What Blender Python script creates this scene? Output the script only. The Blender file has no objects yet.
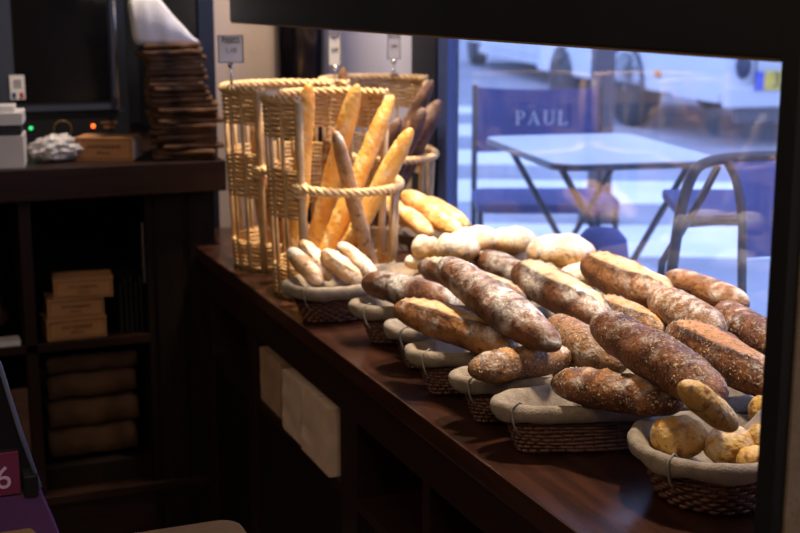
import bpy, bmesh, math, random
from math import sin, cos, pi, radians, atan2, hypot
from mathutils import Vector, Matrix, noise, Quaternion

C = bpy.context.scene.collection
rnd = random.Random(7)

# ------------------------------------------------------------------ camera
F = 1290.0
TH = math.atan(270 / 1290.0)      # pitch down
PH = math.atan(535 / 1318.0)      # yaw to the right of the counter direction (+Y)
CAMZ = 1.58
cam_d = bpy.data.cameras.new('camera')
cam = bpy.data.objects.new('camera', cam_d)
C.objects.link(cam)
cam.location = (0, 0, CAMZ)
cam.rotation_euler = (pi / 2 - TH, 0, -PH)
cam_d.sensor_width = 36
cam_d.lens = F * 36 / 800
cam_d.clip_start = 0.05
cam_d.clip_end = 200
cam_d.dof.use_dof = True
cam_d.dof.focus_distance = 1.85
cam_d.dof.aperture_fstop = 5.6
bpy.context.scene.camera = cam


def sight(px, py):
    r = px - 400; u = 266.5 - py
    up = u * cos(TH) - F * sin(TH); fw = F * cos(TH) + u * sin(TH)
    return Vector((r * cos(PH) + fw * sin(PH), fw * cos(PH) - r * sin(PH), up))


def on_z(px, py, z):
    d = sight(px, py)
    return Vector((0, 0, CAMZ)) + d * ((z - CAMZ) / d.z)


def on_y(px, py, y):
    d = sight(px, py)
    return Vector((0, 0, CAMZ)) + d * (y / d.y)


# ------------------------------------------------------------------ materials
def mat(name, col, rough=.5, col2=None, scale=8., bump=0., bscale=None, metal=0., spec=.5, stretch=(1, 1, 1),
        coat=0., detail=4., lo=.35, hi=.65, emit=None, estr=0., sheen=0.):
    m = bpy.data.materials.new(name); m.use_nodes = True
    nt = m.node_tree; N = nt.nodes; L = nt.links
    b = N['Principled BSDF']
    b.inputs['Base Color'].default_value = (*col, 1)
    b.inputs['Roughness'].default_value = rough
    b.inputs['Metallic'].default_value = metal
    b.inputs['Specular IOR Level'].default_value = spec
    b.inputs['Coat Weight'].default_value = coat
    b.inputs['Coat Roughness'].default_value = .15
    b.inputs['Sheen Weight'].default_value = sheen
    if emit:
        b.inputs['Emission Color'].default_value = (*emit, 1); b.inputs['Emission Strength'].default_value = estr
    if col2 or bump:
        tc = N.new('ShaderNodeTexCoord'); mp = N.new('ShaderNodeMapping'); mp.inputs['Scale'].default_value = stretch
        L.new(tc.outputs['Object'], mp.inputs['Vector'])
        nz = N.new('ShaderNodeTexNoise'); nz.inputs['Scale'].default_value = scale; nz.inputs['Detail'].default_value = detail
        L.new(mp.outputs['Vector'], nz.inputs['Vector'])
        if col2:
            mr = N.new('ShaderNodeMapRange'); mr.inputs['From Min'].default_value = lo; mr.inputs['From Max'].default_value = hi
            L.new(nz.outputs['Fac'], mr.inputs['Value'])
            mx = N.new('ShaderNodeMix'); mx.data_type = 'RGBA'
            mx.inputs['A'].default_value = (*col, 1); mx.inputs['B'].default_value = (*col2, 1)
            L.new(mr.outputs['Result'], mx.inputs['Factor']); L.new(mx.outputs['Result'], b.inputs['Base Color'])
        if bump:
            nb = N.new('ShaderNodeTexNoise'); nb.inputs['Scale'].default_value = bscale or scale * 4; nb.inputs['Detail'].default_value = 5
            L.new(mp.outputs['Vector'], nb.inputs['Vector'])
            bp = N.new('ShaderNodeBump'); bp.inputs['Strength'].default_value = bump; bp.inputs['Distance'].default_value = .004
            L.new(nb.outputs['Fac'], bp.inputs['Height']); L.new(bp.outputs['Normal'], b.inputs['Normal'])
    return m


def bread_mat(name, dark, light, crumb, flour_amt, scale=30., rough=.55, bump=.9, flour_col=(.84, .78, .70), speck=0.):
    m = bpy.data.materials.new(name); m.use_nodes = True
    nt = m.node_tree; N = nt.nodes; L = nt.links; b = N['Principled BSDF']
    b.inputs['Roughness'].default_value = rough
    b.inputs['Specular IOR Level'].default_value = .35
    tc = N.new('ShaderNodeTexCoord')
    info = N.new('ShaderNodeObjectInfo')
    add = N.new('ShaderNodeVectorMath'); add.operation = 'ADD'
    sc = N.new('ShaderNodeVectorMath'); sc.operation = 'SCALE'; sc.inputs['Scale'].default_value = 13.
    comb = N.new('ShaderNodeCombineXYZ')
    for i in range(3): L.new(info.outputs['Random'], comb.inputs[i])
    L.new(comb.outputs[0], sc.inputs[0]); L.new(tc.outputs['Object'], add.inputs[0]); L.new(sc.outputs[0], add.inputs[1])
    V = add.outputs[0]

    def nz(s, d=5., dist=0.):
        n = N.new('ShaderNodeTexNoise'); n.inputs['Scale'].default_value = s; n.inputs['Detail'].default_value = d
        n.inputs['Distortion'].default_value = dist
        L.new(V, n.inputs['Vector']); return n.outputs['Fac']

    def rng(v, a, c, o0=0., o1=1.):
        r = N.new('ShaderNodeMapRange'); r.inputs[1].default_value = a; r.inputs[2].default_value = c
        r.inputs[3].default_value = o0; r.inputs[4].default_value = o1
        L.new(v, r.inputs[0]); return r.outputs[0]

    def mix(f, a, c):
        x = N.new('ShaderNodeMix'); x.data_type = 'RGBA'
        L.new(f, x.inputs['Factor'])
        for k, v in (('A', a), ('B', c)):
            if isinstance(v, tuple): x.inputs[k].default_value = (*v, 1)
            else: L.new(v, x.inputs[k])
        return x.outputs['Result']

    def mul(a, c):
        x = N.new('ShaderNodeMath'); x.operation = 'MULTIPLY'
        L.new(a, x.inputs[0])
        if isinstance(c, float): x.inputs[1].default_value = c
        else: L.new(c, x.inputs[1])
        return x.outputs[0]
    a1 = N.new('ShaderNodeAttribute'); a1.attribute_name = 'crumb'
    a2 = N.new('ShaderNodeAttribute'); a2.attribute_name = 'flour'
    a3 = N.new('ShaderNodeAttribute'); a3.attribute_name = 'toast'
    base = mix(rng(nz(scale), .35, .68), dark, light)
    base = mix(rng(nz(scale * 4, 5.), .43, .31), base, tuple(c * .45 for c in dark)) if rough > .5 else base
    base = mix(a3.outputs['Fac'], base, tuple(c * .35 for c in dark))
    base = mix(mul(a1.outputs['Fac'], rng(nz(scale * 3), .2, .5)), base, crumb)
    fl = mul(a2.outputs['Fac'], rng(nz(scale * 2.2, 9., .25), (.54 - .42 * flour_amt), (.86 - .42 * flour_amt)))
    fl = mul(fl, rng(nz(scale * 14, 4.), (.34), .58, .35, 1.))
    base = mix(fl, base, flour_col)
    if speck:
        base = mix(mul(rng(nz(260., 2.), .60, .68), speck), base, (.62, .47, .30))
    L.new(base, b.inputs['Base Color'])
    n2 = nz(scale * 6, 6.)
    bp = N.new('ShaderNodeBump'); bp.inputs['Strength'].default_value = bump; bp.inputs['Distance'].default_value = .004
    L.new(n2, bp.inputs['Height']); L.new(bp.outputs['Normal'], b.inputs['Normal'])
    return m


M = {}
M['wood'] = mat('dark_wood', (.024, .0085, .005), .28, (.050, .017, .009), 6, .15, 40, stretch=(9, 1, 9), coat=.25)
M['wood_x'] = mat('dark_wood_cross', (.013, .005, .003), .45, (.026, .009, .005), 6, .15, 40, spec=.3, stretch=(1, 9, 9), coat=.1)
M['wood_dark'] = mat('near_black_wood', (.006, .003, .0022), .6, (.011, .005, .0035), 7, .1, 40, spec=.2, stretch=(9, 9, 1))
M['black'] = mat('black_lacquer', (.006, .006, .007), .45, (.010, .010, .012), 5, .05, 90)
M['brownpanel'] = mat('rough_brown_panel', (.24, .17, .11), .8, (.31, .225, .15), 30, .5, 160)
M['wicker'] = mat('honey_wicker', (.52, .32, .14), .5, (.74, .52, .27), 22, .3, 120)
M['wickerdark'] = mat('dark_wicker', (.075, .027, .014), .5, (.145, .058, .030), 25, .3, 120)
M['cane'] = mat('peeled_cane', (.42, .25, .11), .45, (.62, .42, .21), 18, .2, 100)
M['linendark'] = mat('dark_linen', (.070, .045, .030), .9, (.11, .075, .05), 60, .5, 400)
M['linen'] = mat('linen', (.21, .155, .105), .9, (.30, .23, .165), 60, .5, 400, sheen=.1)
M['linenwhite'] = mat('white_cloth', (.72, .72, .73), .9, (.80, .80, .80), 30, .3, 200)
M['string'] = mat('grey_string', (.20, .17, .14), .9)
M['kraft'] = mat('kraft_card', (.44, .205, .075), .75, (.49, .24, .09), 14, .1, 200)
M['kraftedge'] = mat('card_side', (.50, .40, .30), .8, (.56, .46, .36), 14)
M['print'] = mat('brown_print', (.12, .05, .025), .8)
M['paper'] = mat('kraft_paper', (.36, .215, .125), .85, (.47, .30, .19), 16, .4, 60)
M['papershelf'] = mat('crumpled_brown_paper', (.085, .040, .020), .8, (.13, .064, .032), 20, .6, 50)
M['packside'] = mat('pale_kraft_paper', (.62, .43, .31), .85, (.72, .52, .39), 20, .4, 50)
M['sack'] = mat('brown_sackcloth', (.040, .018, .009), .95, (.17, .080, .032), 13, .6, 180)
M['ovenglass'] = mat('oven_black_glass', (.004, .004, .005), .12)
M['ovenframe'] = mat('oven_grey_metal', (.055, .066, .095), .4, metal=.3)
M['ovendark'] = mat('oven_black_metal', (.010, .011, .014), .35)
M['chrome'] = mat('brushed_steel', (.62, .60, .58), .25, metal=1.)
M['gold'] = mat('dull_gold_ring', (.24, .15, .04), .4, metal=.4)
M['greenled'] = mat('green_lamp', (.0, .2, .05), .4, emit=(.05, 1., .25), estr=1.2)
M['redled'] = mat('orange_red_lamp', (.3, .03, .0), .4, emit=(1., .10, .015), estr=5.)
M['amber'] = mat('amber_print', (.18, .07, .015), .6)
M['white'] = mat('white_card', (.75, .73, .70), .7)
M['boxwhite'] = mat('white_box_card', (.66, .62, .58), .7, (.72, .68, .63), 12)
M['blue'] = mat('flag_blue', (.01, .03, .22), .6)
M['red'] = mat('flag_red', (.45, .02, .02), .6)
M['ink'] = mat('dark_ink', (.03, .03, .035), .7)
M['inkgrey'] = mat('grey_ink', (.22, .20, .20), .7)
M['beige'] = mat('beige_plaster', (.62, .50, .40), .8, (.66, .54, .44), 5, .15, 60)
M['bluelit'] = mat('blue_lit_pale_paint', (.74, .76, .92), .7, (.78, .80, .94), 4, .1, 60)  # blue of the window light is mixed into the pale wall colour
M['greypaint'] = mat('blue_grey_paint', (.30, .33, .40), .7)
M['darkblue'] = mat('dark_blue_paint', (.008, .011, .022), .4)
M['framepaint'] = mat('blue_window_paint', (.075, .12, .33), .45)
M['column'] = mat('black_gloss_paint', (.008, .010, .018), .22, coat=.4)
M['shopwall'] = mat('shop_wall', (.24, .19, .15), .85)
M['floor'] = mat('dark_floor', (.05, .035, .025), .5, (.07, .05, .035), 4)
M['ceiling'] = mat('ceiling_paint', (.30, .27, .24), .9)
M['navy'] = mat('navy_canvas', (.040, .050, .21), .8, (.052, .064, .25), 12, .3, 300)
M['chairframe'] = mat('dark_chair_metal', (.012, .012, .018), .4)
M['tabletop'] = mat('pale_table_top', (.74, .76, .80), .35)
M['tableedge'] = mat('black_table_edge', (.012, .013, .022), .4)
M['road'] = mat('asphalt', (.27, .28, .33), .9, (.36, .37, .42), 1.3, .3, 40)
M['stripe'] = mat('crossing_paint', (.86, .86, .88), .9, (.76, .77, .80), 2.5)
M['pavement'] = mat('pavement_slabs', (.36, .37, .42), .9, (.42, .43, .48), 1.6, .2, 40)
M['vanwhite'] = mat('white_van_paint', (.66, .67, .70), .45, (.60, .61, .64), 2)
M['vangrey'] = mat('grey_van_plastic', (.07, .07, .085), .6)
M['tyre'] = mat('tyre_rubber', (.015, .015, .018), .8)
M['hub'] = mat('wheel_hub', (.18, .18, .20), .5)
M['plateyellow'] = mat('yellow_plate', (.80, .55, .03), .5)
M['plateblue'] = mat('plate_blue', (.08, .10, .55), .5)
M['orange'] = mat('orange_reflector', (.85, .32, .02), .4)
M['lamp'] = mat('dark_tail_lamp', (.02, .02, .06), .3)
M['pole'] = mat('street_pole_paint', (.055, .040, .050), .6, (.09, .06, .07), 6)
M['facade'] = mat('stone_facade', (.42, .40, .38), .9, (.48, .46, .43), 1)
M['glassdark'] = mat('dark_window_glass', (.02, .025, .03), .1)
M['purple'] = mat('purple_panel', (.13, .05, .165), .35)
M['magenta'] = mat('maroon_card', (.20, .025, .09), .5)
M['pinkink'] = mat('pink_white_ink', (.80, .55, .75), .6)
M['caseglass'] = mat('smoked_case', (.012, .012, .02), .12, coat=.5)
M['lightwood'] = mat('light_wood', (.20, .11, .042), .45, (.25, .145, .058), 8, .15, 60, stretch=(1, 9, 9))
M['bluecase'] = mat('blue_grey_edge', (.16, .18, .30), .3)
M['plastic'] = mat('clear_plastic_bag', (.62, .60, .58), .25, (.50, .47, .43), 40, .8, 60)
M['darktray'] = mat('dark_tray', (.006, .005, .006), .6)

# thin clear glass: straight-through plus a mirror share that grows towards grazing view
gm = bpy.data.materials.new('window_glass'); gm.use_nodes = True
nt = gm.node_tree; nt.nodes.clear()
out = nt.nodes.new('ShaderNodeOutputMaterial'); mxs = nt.nodes.new('ShaderNodeMixShader')
tr = nt.nodes.new('ShaderNodeBsdfTransparent'); tr.inputs[0].default_value = (.97, .98, 1, 1)
gl = nt.nodes.new('ShaderNodeBsdfGlossy'); gl.inputs['Roughness'].default_value = 0
lw = nt.nodes.new('ShaderNodeLayerWeight'); pw = nt.nodes.new('ShaderNodeMath'); pw.operation = 'POWER'; pw.inputs[1].default_value = 5
ma = nt.nodes.new('ShaderNodeMath'); ma.operation = 'MULTIPLY_ADD'; ma.inputs[1].default_value = .95; ma.inputs[2].default_value = .05
nt.links.new(lw.outputs['Facing'], pw.inputs[0]); nt.links.new(pw.outputs[0], ma.inputs[0]); nt.links.new(ma.outputs[0], mxs.inputs[0])
tl = nt.nodes.new('ShaderNodeBsdfTranslucent'); tl.inputs[0].default_value = (.9, .9, .9, 1)
mv = nt.nodes.new('ShaderNodeMixShader'); mv.inputs[0].default_value = .035
nt.links.new(tr.outputs[0], mv.inputs[1]); nt.links.new(tl.outputs[0], mv.inputs[2]); nt.links.new(mv.outputs[0], mxs.inputs[1]); nt.links.new(gl.outputs[0], mxs.inputs[2]); nt.links.new(mxs.outputs[0], out.inputs[0])
M['glass'] = gm

M['batard'] = bread_mat('rye_loaf_crust', (.070, .024, .012), (.22, .085, .032), (.58, .36, .17), .44, 22)
M['batard_brown'] = bread_mat('brown_loaf_crust', (.16, .058, .018), (.40, .175, .060), (.64, .38, .17), .32, 20)
M['seeded'] = bread_mat('seeded_loaf_crust', (.070, .022, .009), (.24, .085, .028), (.46, .20, .06), .12, 24, speck=.55)
M['grain'] = bread_mat('grain_loaf_crust', (.13, .052, .018), (.31, .145, .055), (.50, .23, .07), .22, 28, speck=.7)
M['baguette'] = bread_mat('golden_baguette_crust', (.60, .25, .038), (.82, .47, .115), (.86, .62, .28), .10, 16, .42)
M['bagpale'] = bread_mat('floured_baguette_crust', (.30, .15, .065), (.52, .32, .16), (.62, .44, .27), .75, 18)
M['bagdark'] = bread_mat('dark_baguette_crust', (.050, .022, .016), (.15, .065, .040), (.30, .13, .06), .55, 20, flour_col=(.34, .24, .20))
M['round'] = bread_mat('floured_round_crust', (.56, .28, .07), (.70, .44, .17), (.80, .58, .32), .74, 14, flour_col=(.80, .75, .67))
M['roll'] = bread_mat('potato_roll_crust', (.54, .27, .05), (.72, .45, .13), (.26, .09, .02), .34, 26, flour_col=(.72, .58, .40))
M['cheese'] = bread_mat('golden_flatbread_crust', (.60, .26, .05), (.82, .50, .16), (.86, .66, .34), .45, 30)
M['seedflake'] = mat('oat_flakes', (.34, .20, .10), .8, (.52, .37, .22), 90)


# ------------------------------------------------------------------ mesh helpers
class MB:
    def __init__(s): s.v = []; s.f = []; s.mi = []

    def add(s, vs, fs, mi=0):
        b = len(s.v); s.v += [tuple(v) for v in vs]; s.f += [tuple(b + i for i in f) for f in fs]; s.mi += [mi] * len(fs)

    def box(s, lo, hi, mi=0, mtx=None):
        x0, y0, z0 = lo; x1, y1, z1 = hi
        vs = [(x0, y0, z0), (x1, y0, z0), (x1, y1, z0), (x0, y1, z0), (x0, y0, z1), (x1, y0, z1), (x1, y1, z1), (x0, y1, z1)]
        if mtx: vs = [mtx @ Vector(v) for v in vs]
        s.add(vs, [(3, 2, 1, 0), (4, 5, 6, 7), (0, 1, 5, 4), (1, 2, 6, 5), (2, 3, 7, 6), (3, 0, 4, 7)], mi)

    def tube(s, pts, r, n=6, closed=False, mi=0):
        pts = [Vector(p) for p in pts]; k = len(pts)
        if not isinstance(r, (list, tuple)): r = [r] * k
        vs = []; prev = None
        for i, p in enumerate(pts):
            a = pts[(i - 1) % k] if (closed or i > 0) else p
            c = pts[(i + 1) % k] if (closed or i < k - 1) else p
            t = (c - a)
            t = t.normalized() if t.length > 1e-9 else Vector((0, 0, 1))
            if prev is None:
                ref = Vector((0, 0, 1)) if abs(t.z) < .8 else Vector((1, 0, 0))
                u = t.cross(ref).normalized()
            else:
                u = (prev - t * prev.dot(t))
                u = u.normalized() if u.length > 1e-6 else t.orthogonal().normalized()
            prev = u; w = t.cross(u)
            for j in range(n):
                a_ = 2 * pi * j / n
                vs.append(p + (u * cos(a_) + w * sin(a_)) * r[i])
        fs = []
        for i in range(k if closed else k - 1):
            i2 = (i + 1) % k
            for j in range(n):
                j2 = (j + 1) % n
                fs.append((i * n + j, i * n + j2, i2 * n + j2, i2 * n + j))
        if not closed:
            fs.append(tuple(range(n - 1, -1, -1))); fs.append(tuple((k - 1) * n + j for j in range(n)))
        s.add(vs, fs, mi)

    def lathe(s, prof, n=32, mi=0, mtx=None):
        vs = []
        for (r, z) in prof:
            for j in range(n):
                a = 2 * pi * j / n; vs.append(Vector((r * cos(a), r * sin(a), z)))
        if mtx: vs = [mtx @ v for v in vs]
        fs = []
        for i in range(len(prof) - 1):
            for j in range(n):
                j2 = (j + 1) % n
                fs.append((i * n + j, i * n + j2, (i + 1) * n + j2, (i + 1) * n + j))
        if prof[0][0] > 1e-6: fs.append(tuple(range(n - 1, -1, -1)))
        if prof[-1][0] > 1e-6: fs.append(tuple((len(prof) - 1) * n + j for j in range(n)))
        s.add(vs, fs, mi)

    def prism(s, poly, z0, z1, mi=0, mtx=None):
        n = len(poly)
        vs = [Vector((x, y, z0)) for x, y in poly] + [Vector((x, y, z1)) for x, y in poly]
        if mtx: vs = [mtx @ v for v in vs]
        s.add(vs, [tuple(range(n - 1, -1, -1)), tuple(range(n, 2 * n))] + [(i, (i + 1) % n, n + (i + 1) % n, n + i) for i in range(n)], mi)

    def build(s, name, m, parent=None, smooth=False, bevel=0., seg=2):
        me = bpy.data.meshes.new(name)
        me.from_pydata(s.v, [], s.f)
        ms = m if isinstance(m, (list, tuple)) else [m]
        for x in ms: me.materials.append(x)
        if len(ms) > 1: me.polygons.foreach_set('material_index', s.mi)
        bm = bmesh.new(); bm.from_mesh(me); bmesh.ops.recalc_face_normals(bm, faces=bm.faces)
        if bevel:
            bmesh.ops.bevel(bm, geom=[e for e in bm.edges if len(e.link_faces) == 2 and e.calc_face_angle() > .5], offset=bevel, segments=seg, profile=.6, affect='EDGES')
        bm.to_mesh(me); bm.free()
        if smooth: me.polygons.foreach_set('use_smooth', [True] * len(me.polygons))
        o = bpy.data.objects.new(name, me); C.objects.link(o)
        if parent: o.parent = parent
        return o


def tag(o, label=None, cat=None, group=None, kind=None):
    if label: o['label'] = label
    if cat: o['category'] = cat
    if group: o['group'] = group
    if kind: o['kind'] = kind
    return o


def thing(name, label, cat, loc=(0, 0, 0), rz=0., group=None):
    o = bpy.data.objects.new(name, None); C.objects.link(o); o.location = loc; o.rotation_euler = (0, 0, rz)
    o.empty_display_size = .05
    return tag(o, label, cat, group)


def dup(root, loc, rz, label, group=None):
    r = root.copy(); C.objects.link(r); r.location = loc; r.rotation_euler = (0, 0, rz); tag(r, label, None, group)
    for ch in list(root.children):
        c = ch.copy(); C.objects.link(c); c.parent = r
        for g in ch.children:
            d = g.copy(); C.objects.link(d); d.parent = c
    return r


def bx(name, lo, hi, m, parent=None, bevel=0.):
    b = MB(); b.box(lo, hi); return b.build(name, m, parent, bevel=bevel)


def struct(name, lo, hi, m):
    return tag(bx(name, lo, hi, m), kind='structure')


def text(body, size, m, parent, mtx, depth=.0006, name='lettering', align='CENTER', squash=1.):
    cu = bpy.data.curves.new(name, 'FONT'); cu.body = body; cu.size = size; cu.align_x = align; cu.align_y = 'CENTER'; cu.extrude = depth
    t = bpy.data.objects.new(name, cu); C.objects.link(t)
    dg = bpy.context.evaluated_depsgraph_get(); dg.update()
    me = bpy.data.meshes.new_from_object(t.evaluated_get(dg)); bpy.data.objects.remove(t); bpy.data.curves.remove(cu)
    me.transform(mtx @ Matrix.Diagonal((squash, 1, 1, 1)))
    me.materials.clear(); me.materials.append(m)
    o = bpy.data.objects.new(name, me); C.objects.link(o); o.parent = parent
    return o


def frame_mtx(o, xdir, up=(0, 0, 1)):
    """text plane: x along xdir, y along up, facing x cross up"""
    x = Vector(xdir).normalized(); y = Vector(up); y = (y - x * y.dot(x)).normalized(); z = x.cross(y)
    return Matrix.Translation(Vector(o)) @ Matrix((x, y, z)).transposed().to_4x4()


def rounded(w, d, r, n=6, cx=0, cy=0):
    pts = []
    for sx, sy, a0 in ((1, 1, 0), (-1, 1, 90), (-1, -1, 180), (1, -1, 270)):
        for i in range(n + 1):
            a = radians(a0 + 90 * i / n)
            pts.append((cx + sx * (w / 2 - r) + r * cos(a), cy + sy * (d / 2 - r) + r * sin(a)))
    return pts


# ------------------------------------------------------------------ the room
struct('floor', (-2.2, -1.6, -.06), (1.62, 4.75, 0), M['floor'])
struct('ceiling', (-2.2, -1.6, 2.8), (1.62, 4.75, 2.86), M['ceiling'])
struct('wall_left', (-2.26, -1.6, 0), (-2.2, 4.75, 2.8), M['shopwall'])
struct('wall_front', (-2.2, -1.66, 0), (1.62, -1.6, 2.8), M['shopwall'])
struct('wall_alcove', (-2.2, 4.70, 0), (.893, 4.76, 2.8), M['greypaint'])
WY = 3.75
struct('wall_back', (.937, WY, 0), (1.56, WY + .08, 2.8), M['beige'])
struct('wall_return', (.893, WY + .02, 0), (.937, 4.7, 2.8), M['greypaint'])
struct('trim_1', (.888, WY - .012, 0), (.934, WY + .02, 2.8), M['darkblue'])
# wall beside the far end of the window, and a back wall strip right of the column, tinted for window light
b = MB(); b.box((1.24, WY - .012, .9), (1.5, WY, 2.8)); tag(b.build('wall_cool_lit', M['bluelit']), kind='structure')
WX = 1.5
w = MB()
w.box((WX, -1.6, 0), (WX + .10, WY, .86)); w.box((WX, -1.6, 2.35), (WX + .10, WY, 2.8)); w.box((WX, -1.6, .86), (WX + .1, .72, 2.35)); w.box((WX, 3.575, .86), (WX + .1, WY, 2.35))
tag(w.build('wall_right', M['bluelit']), kind='structure')
win = thing('window_1', 'blue framed shop window behind the bread display', 'window'); win['kind'] = 'structure'
del win['category']
bx('black_jamb', (WX - .012, 3.395, .86), (WX + .06, 3.575, 2.35), M['black'], win)
bx('window_frame', (WX - .006, 3.325, .86), (WX + .018, 3.395, 2.35), M['framepaint'], win)
bx('window_frame', (WX - .01, .72, .86), (WX + .05, 3.315, .905), M['framepaint'], win)
bx('window_frame', (WX - .01, .72, 2.29), (WX + .05, 3.315, 2.35), M['framepaint'], win)
bx('glass_pane', (WX + .012, .72, .905), (WX + .017, 3.325, 2.29), M['glass'], win)

# round black column against the back wall
b = MB(); b.lathe([(.079, .9), (.079, 2.8)], 40)
col = b.build('column', M['column'], smooth=False); col.location = (1.163, 3.63, 0); tag(col, kind='structure')
for p in col.data.polygons: p.use_smooth = len(p.vertices) == 4

# ------------------------------------------------------------------ main counter
ctr = thing('display_counter', 'long dark wooden counter carrying the bread baskets along the window', 'counter')
b = MB(); b.prism([(.80, .55), (1.485, .55), (1.485, 3.735), (.868, 3.735), (.868, 3.485), (.80, 3.485)], .862, .90)
top = b.build('worktop', M['wood'], ctr, bevel=.004)
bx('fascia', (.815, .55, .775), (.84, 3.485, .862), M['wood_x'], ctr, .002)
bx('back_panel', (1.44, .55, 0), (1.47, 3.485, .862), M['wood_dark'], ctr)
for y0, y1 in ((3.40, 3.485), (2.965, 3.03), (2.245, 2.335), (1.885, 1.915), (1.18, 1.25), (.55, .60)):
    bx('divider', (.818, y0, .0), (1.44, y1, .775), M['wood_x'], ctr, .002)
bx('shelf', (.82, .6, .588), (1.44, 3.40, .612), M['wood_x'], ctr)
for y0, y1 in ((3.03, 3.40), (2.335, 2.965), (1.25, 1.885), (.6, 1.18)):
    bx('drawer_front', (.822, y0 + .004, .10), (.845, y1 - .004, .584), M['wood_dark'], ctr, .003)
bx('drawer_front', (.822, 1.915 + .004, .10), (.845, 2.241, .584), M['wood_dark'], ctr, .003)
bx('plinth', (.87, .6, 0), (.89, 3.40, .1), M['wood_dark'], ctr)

# hood over the counter's front edge and the end panel that carries it
hood = thing('display_hood', 'black hood beam above the breads with a tall end panel at its right', 'hood', (.82, 1.03, .9))
h = MB(); h.box((0, 0, .62), (.12, 2.095, .96)); h.build('beam', M['black'], hood, bevel=.003)
h = MB(); h.box((.002, .01, .617), (.118, 2.09, .62)); o = h.build('lit_edge_strip', M['lightwood'], hood); tag(o, 'thin warm wooden lip under the beam')  # warm colour stands for orange light caught along the beam's lower edge
h = MB(); h.box((-.003, -.026, 0), (.012, .001, .96)); h.build('edge_post', M['black'], hood, bevel=.001)
h = MB(); h.box((.012, -.030, 0), (.62, -.004, .96)); o = h.build('end_panel', M['brownpanel'], hood); tag(o, 'rough brown end panel')

# ------------------------------------------------------------------ left cabinet
cab = thing('back_cabinet', 'tall dark wooden shelf cabinet standing across the far end of the counter', 'cabinet')
b = MB(); b.prism([(-1.5, 3.45), (.885, 3.45), (.885, 3.72), (.865, 3.72), (.865, 4.6), (-1.5, 4.6)], 1.055, 1.14)
b.build('worktop', M['wood_x'], cab, bevel=.004)
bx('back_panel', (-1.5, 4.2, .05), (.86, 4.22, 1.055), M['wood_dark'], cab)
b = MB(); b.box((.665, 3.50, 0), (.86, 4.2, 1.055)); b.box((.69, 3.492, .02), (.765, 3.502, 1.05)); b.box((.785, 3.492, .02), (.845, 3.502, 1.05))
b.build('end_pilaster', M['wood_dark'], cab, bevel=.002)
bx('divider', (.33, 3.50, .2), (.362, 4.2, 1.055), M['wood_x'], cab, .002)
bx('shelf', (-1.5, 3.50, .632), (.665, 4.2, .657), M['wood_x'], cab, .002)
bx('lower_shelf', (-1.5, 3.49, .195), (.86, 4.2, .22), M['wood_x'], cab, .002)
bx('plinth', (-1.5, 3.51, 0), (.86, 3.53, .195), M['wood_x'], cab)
bx('riser', (.362, 3.54, .22), (.665, 4.1, .285), M['wood_dark'], cab, .002)


# ------------------------------------------------------------------ cardboard boxes with printed fronts
def printed_box(label, loc, rz, w_, d_, h_, side=None, grp='printed cardboard cake boxes'):
    t = thing('cake_box', label, 'box', loc, rz, grp)
    b = MB(); b.box((-w_ / 2, 0, 0), (w_ / 2, d_, h_ * .94)); b.build('body', M['kraft'], t, bevel=.0015)
    b = MB(); b.box((-w_ / 2 - .001, -.001, h_ * .90), (w_ / 2 + .001, d_ + .001, h_)); b.build('lid', M['kraft'], t, bevel=.001)
    if side:
        b = MB(); b.box((w_ / 2, .004, .004), (w_ / 2 + .0025, d_ - .004, h_ - .004)); tag(b.build('side_label', M['boxwhite'], t), 'pale side panel')
    b = MB(); e = .006
    for lo, hi in (((-w_ / 2 + e, e), (w_ / 2 - e, e + .0014)), ((-w_ / 2 + e, h_ - e - .0014), (w_ / 2 - e, h_ - e)),
                   ((-w_ / 2 + e, e), (-w_ / 2 + e + .0014, h_ - e)), ((w_ / 2 - e - .0014, e), (w_ / 2 - e, h_ - e))):
        b.box((lo[0], -.0018, lo[1]), (hi[0], -.0008, hi[1]))
    b.build('border_print', M['print'], t)
    text('PATISSERIE', h_ * .24, M['print'], t, frame_mtx((0, -.0014, h_ * .60), (1, 0, 0)), squash=1.25)
    text('PAUL', h_ * .20, M['print'], t, frame_mtx((0, -.0014, h_ * .34), (1, 0, 0)), squash=1.3)
    return t


printed_box('tan printed box on the cabinet top in front of the oven', (.572, 3.555, 1.14), radians(-24), .158, .10, .064, True)
printed_box('bottom one of three tan printed boxes on the dark shelf', (.470, 3.515, .6575), radians(3), .160, .11, .058)
printed_box('middle one of three tan printed boxes on the dark shelf', (.470, 3.52, .716), radians(-2), .152, .11, .054)
printed_box('top one of three tan printed boxes on the dark shelf', (.492, 3.515, .771), radians(-6), .158, .11, .054)

# pale box with a lifted lid at the far left
t = thing('lidded_box', 'pale box with a thick white lid at the left end of the cabinet top', 'box', (.25, 3.50, 1.14), radians(-9))
b = MB(); b.box((-.12, 0, 0), (.105, .14, .085)); b.build('body', M['boxwhite'], t, bevel=.002)
b = MB(); b.box((-.115, .004, .085), (.10, .136, .112)); tag(b.build('gap_shade', M['ink'], t), 'dark strip standing for the shade between body and lid')  # dark strip drawn for the shade in the gap below the lid
b = MB(); b.box((-.122, -.003, .112), (.106, .143, .145)); b.box((-.118, .02, .145), (.085, .12, .160)); b.build('lid', M['white'], t, bevel=.003)

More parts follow.
